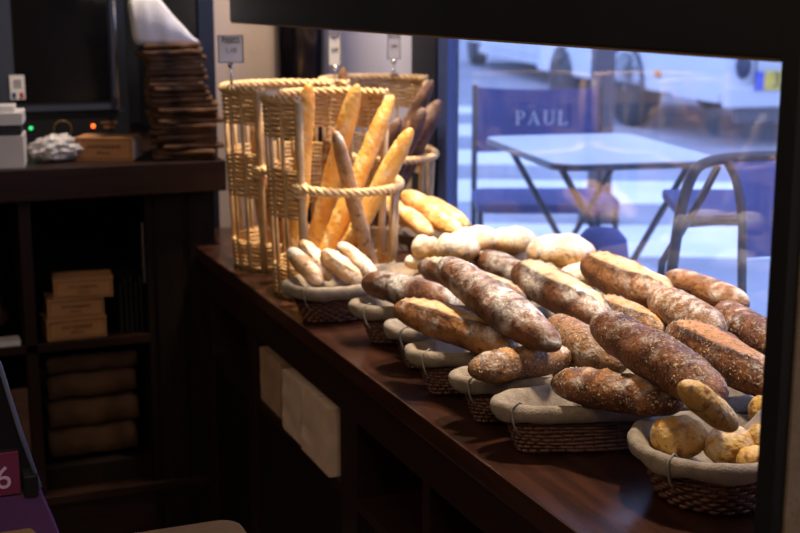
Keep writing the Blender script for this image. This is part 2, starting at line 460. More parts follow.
# crumpled clear bag
def blob(name, m, loc, rad, amp, fr, seed, flat=0., sub=4, parent=None):
    bm = bmesh.new(); bmesh.ops.create_icosphere(bm, subdivisions=sub, radius=1)
    off = Vector((seed * 3.1, seed * 1.7, seed * .9))
    for v in bm.verts:
        n = v.co.normalized()
        d = 1 + amp * (noise.noise(n * fr + off) + .6 * abs(noise.noise(n * fr * 2.3 + off)))
        p = Vector((n.x * rad[0], n.y * rad[1], n.z * rad[2])) * d
        if flat: p.z = max(p.z, -rad[2] * flat)
        v.co = p
    me = bpy.data.meshes.new(name); bm.to_mesh(me); bm.free(); me.materials.append(m)
    me.polygons.foreach_set('use_smooth', [True] * len(me.polygons))
    o = bpy.data.objects.new(name, me); C.objects.link(o); o.location = loc
    if parent: o.parent = parent
    return o


o = blob('plastic_bag', M['plastic'], (.448, 3.60, 1.14 + .034), (.066, .042, .034), .30, 3.6, 2, .92, 5)
tag(o, 'crumpled translucent plastic bag between the white lidded box and tan box', 'bag')

# ------------------------------------------------------------------ oven
OY = 4.02
ov = thing('oven', 'black glass fronted oven with steel handle on the cabinet top', 'oven', (0, OY, 1.14))
bx('housing', (-.30, .03, 0), (.735, .55, .62), M['ovendark'], ov, .004)
b = MB(); b.box((-.30, .0, .0), (.715, .03, .095)); b.build('control_panel', M['ovendark'], ov, bevel=.002)
dr = MB()
dr.box((-.30, -.012, .10), (.70, .03, .62))
dr = dr.build('door', M['ovenframe'], ov, bevel=.003)
bx('door_glass', (.395, -.016, .128), (.672, -.010, .60), M['ovenglass'], dr)
bx('door_glass', (-.28, -.016, .128), (.345, -.010, .60), M['ovenglass'], dr)
hd = MB(); hd.tube([(.690, -.04, .115), (.690, -.04, .60)], .0055, 10); hd.tube([(.690, -.04, .14), (.690, -.005, .14)], .005, 8); hd.tube([(.690, -.04, .58), (.690, -.005, .58)], .005, 8)
tag(hd.build('handle', M['chrome'], dr, smooth=True), 'steel bar handle')
kb = MB(); kb.tube([(.525, -.002, .045), (.525, -.02, .045)], .020, 24); k = kb.build('knob', M['ovendark'], ov)
rg = MB(); rg.tube([(.525 + .026 * cos(a * pi / 16), -.003, .045 + .026 * sin(a * pi / 16)) for a in range(32)], .0022, 6, True)
tag(rg.build('dial_ring', M['gold'], k, smooth=True), 'dull gold ring around the knob')
for x, m, nm in ((.432, M['greenled'], 'green indicator lamp'), (.617, M['redled'], 'glowing orange red indicator lamp')):
    q = MB(); q.lathe([(.006, 0), (.005, .004), (.0001, .006)], 16, mtx=Matrix.Translation((x, -.002, .052)) @ Matrix.Rotation(pi / 2, 4, 'X'))
    tag(q.build('indicator_lamp', m, ov, smooth=True), nm)
q = MB(); q.box((.640, -.003, .058), (.690, -.001, .064)); q.box((.648, -.003, .043), (.682, -.001, .051)); q.build('panel_print', M['amber'], ov)
st = MB(); st.box((.377, -.018, .140), (.420, -.0155, .212)); st = st.build('sticker', M['white'], ov)
q = MB(); q.box((.382, -.0195, .145), (.393, -.018, .160)); tag(q.build('flag_band', M['blue'], st), 'blue flag band')
q = MB(); q.box((.404, -.0195, .145), (.415, -.018, .160)); tag(q.build('flag_band', M['red'], st), 'red flag band')
q = MB()
for i in range(3): q.box((.388, -.0195, .176 + i * .009), (.410, -.018, .180 + i * .009))
q.build('small_print', M['inkgrey'], st)


# ------------------------------------------------------------------ stacks of folded sacks and bags
def folded_slab(name, m, w_, d_, h_, seed, parent=None, wav=.006):
    nx, ny = 18, 12; r = random.Random(seed); off = Vector((seed * 2.3, seed * .7, 0))
    vs = []; fs = []
    def pt(u, v, top):
        x = (u - .5) * w_; y = (v - .5) * d_
        edge = min(u, 1 - u, v, 1 - v); th = min(1, (edge / .03 + .55)) ** .5
        n1 = noise.noise(Vector((u * 3, v * 3, 1)) + off); n2 = noise.noise(Vector((u * 7, v * 6, 5)) + off)
        z = h_ / 2 + (h_ / 2 * th if top else -h_ / 2 * th) + wav * n1 + wav * .4 * n2
        x += .012 * noise.noise(Vector((v * 4, top * .3, 2)) + off); y += .012 * noise.noise(Vector((u * 4, top * .3, 7)) + off)
        return (x, y, z)
    for top in (0, 1):
        for j in range(ny + 1):
            for i in range(nx + 1): vs.append(pt(i / nx, j / ny, top))
    S = (nx + 1) * (ny + 1)
    for j in range(ny):
        for i in range(nx):
            a = j * (nx + 1) + i; q = (a, a + 1, a + nx + 2, a + nx + 1)
            fs.append(tuple(reversed(q))); fs.append(tuple(S + x for x in q))
    ring = [i for i in range(nx)] + [j * (nx + 1) + nx for j in range(ny)] + [ny * (nx + 1) + i for i in range(nx, 0, -1)] + [j * (nx + 1) for j in range(ny, 0, -1)]
    for k, a in enumerate(ring):
        c = ring[(k + 1) % len(ring)]; fs.append((a, c, S + c, S + a))
    b = MB(); b.add(vs, fs); o = b.build(name, m, parent, smooth=True)
    return o


ORD = ['topmost', 'second from the top', 'third from the top', 'fourth from the top', 'fifth from the top', 'sixth from the top', 'seventh from the top', 'eighth from the top',
       'ninth from the top', 'tenth from the top', 'eleventh from the top', 'twelfth from the top', 'thirteenth from the top', 'fourteenth from the top', 'fifteenth from the top', 'lowest']
ONES = ['', 'first', 'second', 'third', 'fourth', 'fifth', 'sixth', 'seventh', 'eighth', 'ninth', 'tenth', 'eleventh', 'twelfth', 'thirteenth', 'fourteenth', 'fifteenth',
        'sixteenth', 'seventeenth', 'eighteenth', 'nineteenth', 'twentieth', 'twenty-first', 'twenty-second']
n = 22; z = 1.14
for i in range(n):
    hgt = .0143
    upper = i >= 11
    w_ = .172 if not upper else .158
    o = folded_slab('folded_sack', M['sack'], w_ + rnd.uniform(-.016, .010), .19, hgt * 1.08, 10 + i, wav=.0035)
    o.location = ((.797 if not upper else .778) + rnd.uniform(-.009, .009), 3.575 + rnd.uniform(-.010, .008), z); o.rotation_euler = (radians(rnd.uniform(-1.5, 1.5)), radians(rnd.uniform(-1.6, 1.6)), radians(rnd.uniform(-8, 8)) - .12)
    z += hgt
    nm = 'topmost' if i == n - 1 else ('lowest' if i == 0 else ONES[n - i] + ' from the top')
    tag(o, f'{nm} folded brown sack in the tall stack beside the oven', 'folded sack', 'folded brown sacks')
# white cloth on the stack
o = folded_slab('white_cloth', M['linenwhite'], .165, .15, .128, 77, wav=.006)
for v in o.data.vertices:
    u = v.co.x / .0825; f_ = 1. if u < -.15 else max(.10, 1 - .95 * (u + .15) / 1.15)
    v.co.z *= f_; v.co.x -= .012 * v.co.z / .12
    v.co.z += .004 * sin(v.co.y * 60 + v.co.x * 30) * (v.co.z > .03)
o.location = (.757, 3.575, z - .002); o.rotation_euler.z = -.15
tag(o, 'folded white cloth lying on the tall stack of brown sacks', 'cloth')

# lower compartment: brown paper bags in bundles
zz = .292
LB = ['lowest', 'second lowest', 'second highest', 'highest']
for i, hgt in enumerate((.085, .080, .075, .055)):
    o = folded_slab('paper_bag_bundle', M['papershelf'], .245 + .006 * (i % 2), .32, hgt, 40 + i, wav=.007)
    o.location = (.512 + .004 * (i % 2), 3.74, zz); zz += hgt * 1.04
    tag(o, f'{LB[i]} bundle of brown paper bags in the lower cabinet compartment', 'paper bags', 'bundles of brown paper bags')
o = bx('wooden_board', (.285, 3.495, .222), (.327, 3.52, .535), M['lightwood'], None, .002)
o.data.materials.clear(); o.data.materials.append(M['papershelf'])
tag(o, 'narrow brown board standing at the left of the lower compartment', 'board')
for i in range(5):
    o = bx('upright_tray', (.592 + .014 * i, 3.53, .657), (.599 + .014 * i, 3.80, .80 + .012 * (i % 3)), M['darktray'], None, .002)
    tag(o, ('first', 'second', 'third', 'fourth', 'fifth')[i] + ' dark upright tray from the printed boxes on the shelf', 'tray', 'dark trays stood upright')
bx_ = bx('metal_rail', (.655, 3.505, .80), (.660, 3.515, .97), M['chrome'])
tag(bx_, 'thin steel rail upright beside the cabinet end panel', 'rail')
for i, (x, zz_, s) in enumerate(((.215, .66, 1.), (.22, .80, .8))):
    o = blob('paper_sack', M['papershelf'], (x, 3.62, zz_ + .07 * s), (.075 * s, .08, .075 * s), .25, 1.8, 5 + i, .95)
    tag(o, ('brown crumpled paper sack standing on the shelf left of the divider', 'smaller brown crumpled paper sack lying on the larger sack')[i], 'paper sack', 'crumpled sacks left of the divider')
o = bx('white_card', (.26, 3.505, .657), (.318, 3.56, .672), M['boxwhite'], None, .001)
tag(o, 'small white card box low on the shelf left of the divider', 'card box')

# packs of folded paper in the counter's niche
for i, (yc, wid, hgt, xo, m) in enumerate(((2.853 - .01, .055, .135, .0, 'paper'), (2.643, .135, .148, .0, 'packside'), (2.458, .165, .148, -.006, 'packside'))):
    pass
def paper_pack(label, y0, y1, h_, x0, m, dep, nl):
    t = thing('paper_bag_pack', label, 'paper bags', (x0, (y0 + y1) / 2, .6125), 0, 'packs of paper bags in the counter niche')
    W = y1 - y0
    for k in range(nl):
        b = MB(); nx_, nz_ = 4, 5
        a0 = -W / 2 + W * k / nl + .0012; a1 = -W / 2 + W * (k + 1) / nl - .0012
        vs = []; off = Vector((k * 2.1 + y0 * 9, 3, 1))
        for zi in range(nz_ + 1):
            zz_ = h_ * zi / nz_ + (0.004 * noise.noise(off) if zi == nz_ else 0)
            wob = .003 * noise.noise(Vector((zi * .9, k, y0 * 5)))
            for (xx, yy) in ((wob, a0), (wob + .002 * noise.noise(Vector((zi * 1.3, k + 5, 2))), a1), (dep, a1), (dep, a0)): vs.append((xx, yy, zz_))
        fs = [(3, 2, 1, 0), tuple(nz_ * 4 + q for q in range(4))]
        for zi in range(nz_):
            for q in range(4): fs.append((zi * 4 + q, zi * 4 + (q + 1) % 4, zi * 4 + 4 + (q + 1) % 4, zi * 4 + 4 + q))
        b.add(vs, fs); b.build('bag_sheaf', m, t)
    return t
paper_pack('brown pack of paper bags at the far end of the counter niche', 2.775, 2.945, .132, .826, M['paper'], .20, 1)
paper_pack('pale pack of paper bags in the middle of the counter niche', 2.578, 2.715, .140, .812, M['packside'], .22, 2)
paper_pack('pale pack of paper bags nearest in the counter niche', 2.375, 2.562, .146, .808, M['packside'], .22, 2)
# glass carafes in the next niche
def carafe(label, loc, s):
    b = MB(); pr = [(.026, 0), (.030, .01), (.031, .05), (.022, .085), (.012, .11), (.014, .135), (.013, .135), (.011, .11), (.020, .085), (.029, .05), (.027, .008), (.0001, .006)]
    b.lathe([(r * s, z * s) for r, z in pr], 28); o = b.build('glass_carafe', M['glass'], None, True); o.location = loc
    tag(o, label, 'carafe', 'glass carafes in the counter niche')
carafe('small clear carafe nearer the divider in the counter niche', (.90, 1.965, .612), 1.)
carafe('small clear carafe further along the counter niche', (.91, 2.05, .612), .95)


# ------------------------------------------------------------------ wicker
def ring_row(b, R, z, n, amp, ph, r, a0=0., a1=2 * pi, steps=None, sx=1., sy=1., pw_=2., flat=False):
    closed = abs(a1 - a0 - 2 * pi) < 1e-4
    steps = steps or int(n * 5 * (a1 - a0) / (2 * pi))
    pts = []
    for i in range(steps + (0 if closed else 1)):
        a = a0 + (a1 - a0) * i / steps
        rr = R + amp * cos(n * a / 2 + ph)
        pts.append((rr * sin(a), -rr * cos(a), z + .0006 * sin(a * 9 + z * 900)))
    b.tube(pts, r, 5, closed)


def twist(b, path, rad, strands, sr, turns, n=6, closed=False):
    path = [Vector(p) for p in path]; k = len(path)
    for s_ in range(strands):
        pts = []
        for i, p in enumerate(path):
            a = path[max(0, i - 1)] if not closed else path[(i - 1) % k]; c = path[min(k - 1, i + 1)] if not closed else path[(i + 1) % k]
            t = (c - a).normalized(); u = Vector((0, 0, 1)); u = (u - t * u.dot(t)).normalized(); w_ = t.cross(u)
            ang = 2 * pi * turns * i / (k if closed else k - 1) + 2 * pi * s_ / strands
            pts.append(p + (u * cos(ang) + w_ * sin(ang)) * rad)
        b.tube(pts, sr, n, closed)


CUT0, CUT1 = radians(126), radians(331)
HT = .455
def RB(z): return .137 + .020 * z / HT
def tall_basket(label, loc, rz, grp):
    t = thing('baguette_basket', label, 'basket', loc, rz, grp)
    def band(name, z0, z1, rows, a0, a1):
        b = MB()
        for i in range(rows):
            z = z0 + (z1 - z0) * (i + .5) / rows
            ring_row(b, RB(z), z, 20, .0040, pi * (i % 2), .0029, a0, a1)
        return b.build(name, M['wicker'], t, smooth=True)
    band('base_weave', .006, .075, 13, 0, 2 * pi)
    band('middle_weave', .188, .300, 20, CUT0, CUT1)
    band('top_weave', .370, .448, 14, CUT0, CUT1)
    angs = [CUT0 + (CUT1 - CUT0) * i / 11 for i in range(12)]
    for i, a in enumerate(angs):
        b = MB(); end = i in (0, 11); r = .0095 if end else .0048
        b.tube([(RB(z) * sin(a), -RB(z) * cos(a), z) for z in (.0, .15, .3, HT - .004)], r, 10)
        o = b.build('stake', M['cane'], t, smooth=True)
    for a in (radians(5), radians(70), radians(88), radians(106)):
        b = MB(); b.tube([(RB(z) * sin(a), -RB(z) * cos(a), z) for z in (0, .12, .25)], .0075 if a > 1.5 else .0055, 10); b.build('stake', M['cane'], t, smooth=True) if a > .5 else None
    b = MB(); path = [(RB(HT) * sin(a), -RB(HT) * cos(a), HT) for a in [CUT0 - .02 + (CUT1 - CUT0 + .04) * i / 70 for i in range(71)]]
    twist(b, path, .0062, 3, .0056, 9); b.build('braided_top_rim', M['wicker'], t, smooth=True)
    b = MB(); a_s, a_e = CUT1 - 2 * pi - .06, CUT0 + .06
    zr = lambda u: .252 + .012 * abs(2 * u - 1) ** 3
    path = [((RB(.25) + .008) * sin(a_s + (a_e - a_s) * i / 60), -(RB(.25) + .008) * cos(a_s + (a_e - a_s) * i / 60), zr(i / 60)) for i in range(61)]
    twist(b, path, .0060, 3, .0054, 9)
    for a in (a_s + .03, a_e - .03):   # the rope's ends wound around the posts
        for k in range(3):
            c = Vector((RB(.25) * sin(a), -RB(.25) * cos(a), .245 + .011 * k)); b.tube([c + Vector((.0145 * cos(q * pi / 6), .0145 * sin(q * pi / 6), .002 * sin(q * pi / 6))) for q in range(12)], .005, 6, True)
    o = b.build('rope_rim', M['wicker'], t, smooth=True)
    b = MB(); b.lathe([(.0001, .0), (.134, .0), (.134, .008), (.0001, .008)], 40); b.build('base', M['cane'], t)
    return t


GB = 'tall wicker baguette baskets'
PB, PA, PC = (.978, 2.822, .90), (.972, 3.170, .90), (1.283, 3.315, .90)
tbB = tall_basket('front tall wicker basket full of golden baguettes', PB, radians(-19), GB)
tbA = dup(tbB, PA, radians(-14), 'tall wicker basket at the far left beside the cabinet', GB)
tbC = dup(tbB, PC, radians(-24), 'tall wicker basket holding the dark baguettes near the window', GB)


# low bread baskets with linen liners
def sup(a, A, Bb, e=2.6):
    c, s_ = cos(a), sin(a)
    return (A * math.copysign(abs(c) ** (2 / e), c), Bb * math.copysign(abs(s_) ** (2 / e), s_))


BH = .085
LINER = {}
def low_basket(label, loc, rz, A, Bb, grp, seed, fill=.038, e=2.6, lin='linen'):
    t = thing('bread_basket', label, 'basket', loc, rz, grp)
    key = (round(A, 3), round(Bb, 3), e)
    if key not in LINER:
        b = MB(); n = 2 * int((A + Bb) * 110); rows = 11
        for i in range(rows):
            z = .004 + (BH - .014) * (i + .5) / rows; g = -.030 * (1 - z / BH) ** 1.2 - .006
            pts = []; st = n * 4
            for j in range(st):
                a = 2 * pi * j / st; x, y = sup(a, A + g, Bb + g * .8, e); d = Vector((x, y, 0)).normalized() * .0028 * cos(n * a / 2 + pi * (i % 2))
                pts.append((x + d.x, y + d.y, z + .0009 * sin(7 * a + i)))
            b.tube(pts, .0034, 5, True)
        for j in range(n):
            a = 2 * pi * (j) / n; p = []
            for z in (.0, .04, BH - .008):
                g = -.030 * (1 - z / BH) ** 1.2 - .006; x, y = sup(a, A + g, Bb + g * .8, e); p.append((x, y, z))
            b.tube(p, .0028, 5)
        b.prism([sup(2 * pi * j / 48, A - .038, Bb - .032, e) for j in range(48)], 0, .006)
        wo = b.build('woven_body', M['wickerdark'], t, smooth=True); mesh1 = wo.data
        LINER[key] = mesh1
    else:
        wo = bpy.data.objects.new('woven_body', LINER[key]); C.objects.link(wo); wo.parent = t
    # liner: inside bottom, up the wall, over the rim in a soft roll, short hem outside
    off = Vector((seed * 1.9, seed * 4.1, 0)); n = 96; vs = []; fs = []
    prof = [(-.9, fill), (-.5, fill), (-.20, fill), (-.046, fill + .005), (-.032, fill + .018), (-.017, BH - .012), (-.008, BH - .002), (.002, BH + .003), (.010, BH + .001), (.0135, BH - .007), (.012, BH - .016), (.007, BH - .024), (.001, BH - .027)]
    for k, (g, z) in enumerate(prof):
        for j in range(n):
            a = 2 * pi * j / n
            if g < -.1: x, y = sup(a, A, Bb, e); x *= 1 + g; y *= 1 + g
            else: x, y = sup(a, A + g, Bb + g, e)
            nn = noise.noise(Vector((x * 28, y * 28, k * .25)) + off); n2 = noise.noise(Vector((x * 70, y * 70, k * .3)) + off)
            dirv = Vector((x, y, 0)).normalized()
            amp = .0045 if k >= 5 else .003
            x += dirv.x * nn * amp; y += dirv.y * nn * amp
            zz_ = z + (n2 * .0022 + nn * .0035 if k >= 3 else .004 * nn)
            if k in (10, 11, 12): zz_ += .006 * noise.noise(Vector((a * 2.2, seed, 3)))
            vs.append((x, y, zz_))
    for k in range(len(prof) - 1):
        for j in range(n):
            j2 = (j + 1) % n; fs.append((k * n + j, k * n + j2, (k + 1) * n + j2, (k + 1) * n + j))
    fs.append(tuple(range(n)))
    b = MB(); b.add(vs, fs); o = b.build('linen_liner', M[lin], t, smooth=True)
    md = o.modifiers.new('s', 'SUBSURF'); md.levels = 1; md.render_levels = 1
    # tie strings
    for a in (radians(205), radians(330)):
        b = MB(); x, y = sup(a, A + .013, Bb + .013, e); d = Vector((x, y, 0)).normalized(); x2, y2 = sup(a, A - .012, Bb - .012, e)
        b.tube([(x2, y2, BH - .004), ((x + x2) / 2, (y + y2) / 2, BH + .0055), (x + d.x * .002, y + d.y * .002, BH - .002), (x + d.x * .001, y + d.y * .001, BH - .018), (x - d.x * .004, y - d.y * .004, BH - .032), (x - d.x * .006 + .006, y - d.y * .006, BH - .045)], .0017, 5)
        b.build('tie_string', M['string'], t, smooth=True)
    return t


GK = 'low lined bread baskets'
ax = radians(-10)
def from_left(x, y, A): return (x + A * cos(ax), y + A * sin(ax), .90)
low_basket('low lined basket with four floured small baguettes before the tall baskets', (.952, 2.575, .90), radians(12), .168, .080, GK, 1, fill=.05)
low_basket('low lined basket under the dark floured loaf, beside the small baguettes', from_left(.857, 2.345, .29), ax, .29, .070, GK, 2)
low_basket('low lined basket mostly hidden under the split pale brown loaf', from_left(.855, 2.150, .29), ax, .29, .068, GK, 3)
low_basket('low lined basket whose cloth rim shows right below the split pale brown loaf', from_left(.830, 1.985, .29), ax, .29, .059, GK, 4)
low_basket('low lined basket holding the flat rough brown loaf', from_left(.838, 1.818, .29), ax, .29, .057, GK, 5)
low_basket('long low lined basket with half empty end under the seeded loaves', from_left(.838, 1.668, .30), ax, .30, .061, GK, 6)
low_basket('round lined basket of small yellow rolls at the front', (1.040, 1.405, .90), 0, .108, .104, GK, 7, fill=.045, e=2.1)
low_basket('low lined basket under the pale round loaves', (1.315, 2.565, .90), ax, .155, .105, GK, 8)
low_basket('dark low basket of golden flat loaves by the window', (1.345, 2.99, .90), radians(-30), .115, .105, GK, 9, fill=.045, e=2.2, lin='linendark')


# ------------------------------------------------------------------ bread
def loaf(name, label, cat, grp, A, Bp, r, m, style='plain', seed=0, p=2.6, flatz=.86, bulge=.05, flour_all=False, seeds=0, wide=1.0, toast=.5):
    A = Vector(A); Bp = Vector(Bp); d = Bp - A; L = d.length
    R_ = random.Random(seed); off = Vector((seed * 1.37 + .3, seed * .71, seed * 2.9))
    nu, nv = 56, 36
    vs = []; crumb = []; flour = []; tst = []
    bend = R_.uniform(-.025, .025) * L
    for i in range(nu + 1):
        s_ = -cos(pi * i / nu)                     # -1..1, denser at the tips
        x = s_ * L / 2
        rad = r * max(0., 1 - abs(s_) ** p) ** (1 / 2.0)
        rad *= 1 + .10 * noise.noise(Vector((s_ * 2.2, 0, 0)) + off)
        by = bend * (1 - s_ * s_)
        for j in range(nv):
            a = 2 * pi * j / nv            # 0 = up
            y = sin(a) * rad * wide; z = cos(a) * rad * (1 if cos(a) > 0 else flatz)
            P = Vector((x, y, z)); k1 = noise.noise(P * (1.2 / max(r, .02)) + off); k0 = noise.noise(P * (.62 / max(r, .02)) + off * 1.7); k2 = noise.noise(P * (4.5 / max(r, .02)) + off)
            disp = r * (bulge * k1 + .028 * k2)
            cr = 0.; fl = max(0., min(1., .15 + 1.15 * cos(a) + .45 * k1)) if flour_all else max(0., min(1., .02 + .62 * cos(a) + 1.5 * k0))
            ts = 0.
            if style == 'split':
                # one long slash: pale crumb between a raised dark ear and the other side
                c0 = .25 * sin(s_ * 1.2); q = atan2(sin(a - c0), cos(a - c0)); wdt = .62 * max(0., 1 - abs(s_ * 1.06) ** 3)
                e_ = abs(q) / (wdt + 1e-4)
                if e_ < 1 and wdt > .05:
                    cr = min(1., (1 - e_) * 5); disp += -r * .07 * (1 - e_) + r * .06 * k2; fl *= .35 + .6 * (k1 > .1)
                elif e_ < 1.45 and wdt > .05:
                    disp += r * .11 * (1 - abs(e_ - 1.2) / .25) if q < 0 or e_ < 1.3 else 0.; ts = .8 if q < 0 else .35; fl *= .4
            elif style == 'slash':
                for c in range(-3, 4):
                    uu = s_ - c * .27; q = atan2(sin(a), cos(a)); dd = uu * L / r * .50 - q * .9
                    if abs(q) < .95 and abs(dd) < .42:
                        e_ = abs(dd) / .42; cr = max(cr, (1 - e_) * 1.2); disp += -r * .07 * (1 - e_) if e_ < .75 else r * .09
                        if e_ > .7: ts = max(ts, .35)
            elif style == 'rough':
                k3 = noise.noise(P * 55 + off); disp += r * .10 * k3 * max(0, cos(a)); cr = max(0., min(1., k3 * 2.2)) * max(0, cos(a)); ts = max(0, -k3) * .8
            elif style == 'spots':
                k3 = noise.noise(P * 85 + off); disp += -r * .05 * max(0, k3); cr = min(1., max(0., (k3 - .22) * 5)) if True else 0.
            tip = max(0., abs(s_) - .86) / .14
            ts = max(ts, toast * tip * (.6 + .6 * k1))
            P = P + Vector((0, sin(a), cos(a))) * disp * (rad / r) ** .6
            P.y += by
            vs.append(P); crumb.append(min(1., cr)); flour.append(fl); tst.append(max(0., min(1., ts)))
    fs = []
    for i in range(nu):
        for j in range(nv):
            j2 = (j + 1) % nv; fs.append((i * nv + j, i * nv + j2, (i + 1) * nv + j2, (i + 1) * nv + j))
    b = MB(); b.add(vs, fs); o = b.build(name, m, None, smooth=True)
    for nm, arr in (('crumb', crumb), ('flour', flour), ('toast', tst)):
        at = o.data.attributes.new(nm, 'FLOAT', 'POINT'); at.data.foreach_set('value', arr)
    xax = d.normalized(); up = Vector((0, 0, 1)); up = (up - xax * up.dot(xax)); up = up.normalized() if up.length > 1e-4 else Vector((0, -1, 0)); yax = up.cross(xax)
    rot = Matrix((xax, yax, up)).transposed()
    o.rotation_mode = 'QUATERNION'; o.rotation_quaternion = rot.to_quaternion(); o.location = (A + Bp) / 2
    tag(o, label, cat, grp)
    if seeds:
        sb = MB()
        for q in range(int(seeds * .75)):
            i = R_.randrange(6, nu - 6); j = R_.choice(list(range(0, 10)) + list(range(nv - 9, nv)) + [0, 1, 2, nv - 2, nv - 1])
            if noise.noise(vs[i * nv + j] * 30 + off) < -.10: continue
            P0 = vs[i * nv + j]; P1 = vs[i * nv + (j + 1) % nv]; P2 = vs[(i + 1) * nv + j]
            nn = (P2 - P0).cross(P1 - P0)
            if nn.length < 1e-12: continue
            nn.normalize()
            if nn.dot(Vector((0, P0.y - bend, P0.z))) < 0: nn = -nn
            c = P0 + (P1 - P0) * R_.random() + (P2 - P0) * R_.random() + nn * .0002
            t1 = nn.orthogonal().normalized(); t1 = Quaternion(nn, R_.uniform(0, 6.28)) @ t1; t2 = nn.cross(t1)
            l_ = R_.uniform(.0016, .0034); w_ = l_ * R_.uniform(.45, .8); h_ = .0009
            tl = nn * R_.uniform(0, .0012)
            sb.add([c + t1 * l_ + tl, c + t2 * w_, c - t1 * l_, c - t2 * w_, c + nn * h_, c - nn * .0008], [(0, 1, 4), (1, 2, 4), (2, 3, 4), (3, 0, 4), (1, 0, 5), (2, 1, 5), (3, 2, 5), (0, 3, 5)])
        so = sb.build('seed_topping', M['seedflake'], o); tag(so, 'pale oat flakes', kind='stuff')
    return o


def seen_loaf(name, label, cat, grp, ends, zs, r, m, **k):
    return loaf(name, label, cat, grp, on_z(ends[0], ends[1], zs[0]), on_z(ends[2], ends[3], zs[1]), r, m, **k)


GL = 'large loaves piled over the low baskets'
def big(label, ends, zs, r, m, **k): return seen_loaf('bread_loaf', label, 'bread', GL, ends, zs, r * 1.10, M[m], **dict(dict(p=3.3), **k))
big('floured dark loaf with a near black tip, leftmost of the pile', (364, 281, 457, 304), (1.015, 1.017), .0292, 'batard', seed=1, toast=1., bulge=.07)
big('pale brown loaf split open along its top, lying at the near left', (396, 308, 516, 351), (1.030, 1.016), .0308, 'batard_brown', style='split', seed=2, toast=1.)
big('longest floured dark loaf lying over the split loaf', (442, 263, 558, 348), (1.107, 1.053), .0317, 'batard', seed=3, style='plain', toast=.3)
big('dark loaf with black pointed tip behind the longest loaf', (420, 265, 525, 302), (1.039, 1.022), .0294, 'batard', seed=4, style='split', toast=1.)
big('short floured dark loaf right below the pale round loaves', (478, 258, 548, 290), (1.021, 1.007), .0292, 'batard', seed=5, bulge=.07)
big('dark brown loaf with a ragged flour ridge in the middle of the pile', (516, 271, 606, 322), (1.051, 1.025), .037, 'batard', style='split', seed=6, toast=.6)
big('flat rough brown loaf sunk in its basket', (470, 371, 570, 356), (1.014, 1.003), .0256, 'grain', style='rough', seed=7, seeds=260, wide=1.15)
big('rounded grain loaf behind the flat rough loaf', (550, 327, 622, 367), (1.017, 1.012), .0331, 'grain', seed=8, seeds=160)
big('long dark loaf sprinkled with oats lying on top at the front', (595, 321, 723, 400), (1.084, 1.058), .0331, 'seeded', seed=9, seeds=420, bulge=.07)
big('seeded loaf lying low in the half empty basket', (553, 382, 682, 405), (1.008, 1.022), .0281, 'seeded', style='rough', seed=10, seeds=360, wide=1.1)
big('pale brown floured loaf highest by the window', (586, 263, 674, 306), (1.054, 1.037), .0381, 'batard_brown', seed=11, toast=.5, style='split')
big('slim brown loaf furthest right against the window', (667, 277, 747, 306), (1.041, 1.039), .0262, 'batard_brown', seed=12, bulge=.07)
big('short brown speckled loaf between the slim loaf and cracked loaf', (655, 298, 721, 333), (1.059, 1.056), .0319, 'grain', seed=13, toast=.4)
big('small brown loaf peeping out behind the long oat loaf', (600, 303, 664, 334), (1.025, 1.027), .0264, 'grain', seed=14, style='split')
big('dark oat loaf with a cracked orange end beside the post', (670, 332, 773, 389), (1.046, 1.034), .0335, 'seeded', seed=15, seeds=330, toast=.1, style='split')
big('dark speckled loaf half hidden by the post', (719, 310, 790, 358), (1.051, 1.040), .0293, 'seeded', seed=16, seeds=160)

GR = 'pale round loaves'
def rnd_loaf(label, px, py, z, rx, rz_, seed, flat=.7, style='plain', m='round'):
    rx *= 1.08; rz_ *= 1.08
    c = on_z(px, py, z); side = Vector((cos(PH), -sin(PH), 0)); wdt = rx * c.y / 1.0
    D = c.x * sin(PH) + c.y * cos(PH)
    hw = rx * D / F; hh = rz_ * D / F
    seen = loaf('round_bread', label, 'bread', GR, c - side * hw, c + side * hw, hh, M[m], style=style, seed=seed, p=2.4, flatz=flat, bulge=.16, wide=hw / hh * .85, toast=.25, flour_all=True)
    return seen
rnd_loaf('small pale round loaf at the left end of the pale group', 426, 249, 1.032, 14, 13, 21)
rnd_loaf('golden sided floured round loaf second from left', 457, 250, 1.046, 22, 15.5, 22)
rnd_loaf('white floured round loaf standing behind the golden sided one', 475, 240, 1.054, 24, 13, 23)
rnd_loaf('smooth white floured round loaf in the middle of the pale group', 513, 242, 1.050, 23, 13.5, 24)
rnd_loaf('big flat white floured loaf with a wrinkled skin, right of the pale group', 561, 253, 1.050, 33, 17.5, 25)
rnd_loaf('thin pale crust of a loaf tucked under the golden sided round loaf', 464, 262, 1.012, 20, 10, 26)
rnd_loaf('orange brown loaf in the gap under the smooth white loaf', 503, 257, 1.010, 26, 10, 27, m='cheese')
rnd_loaf('white floured loaf end between the wrinkled loaf and brown loaf', 585, 277, 1.015, 26, 13, 28)
rnd_loaf('small floured loaf end beside the empty lined basket', 417, 263, 1.0, 12, 9, 29)

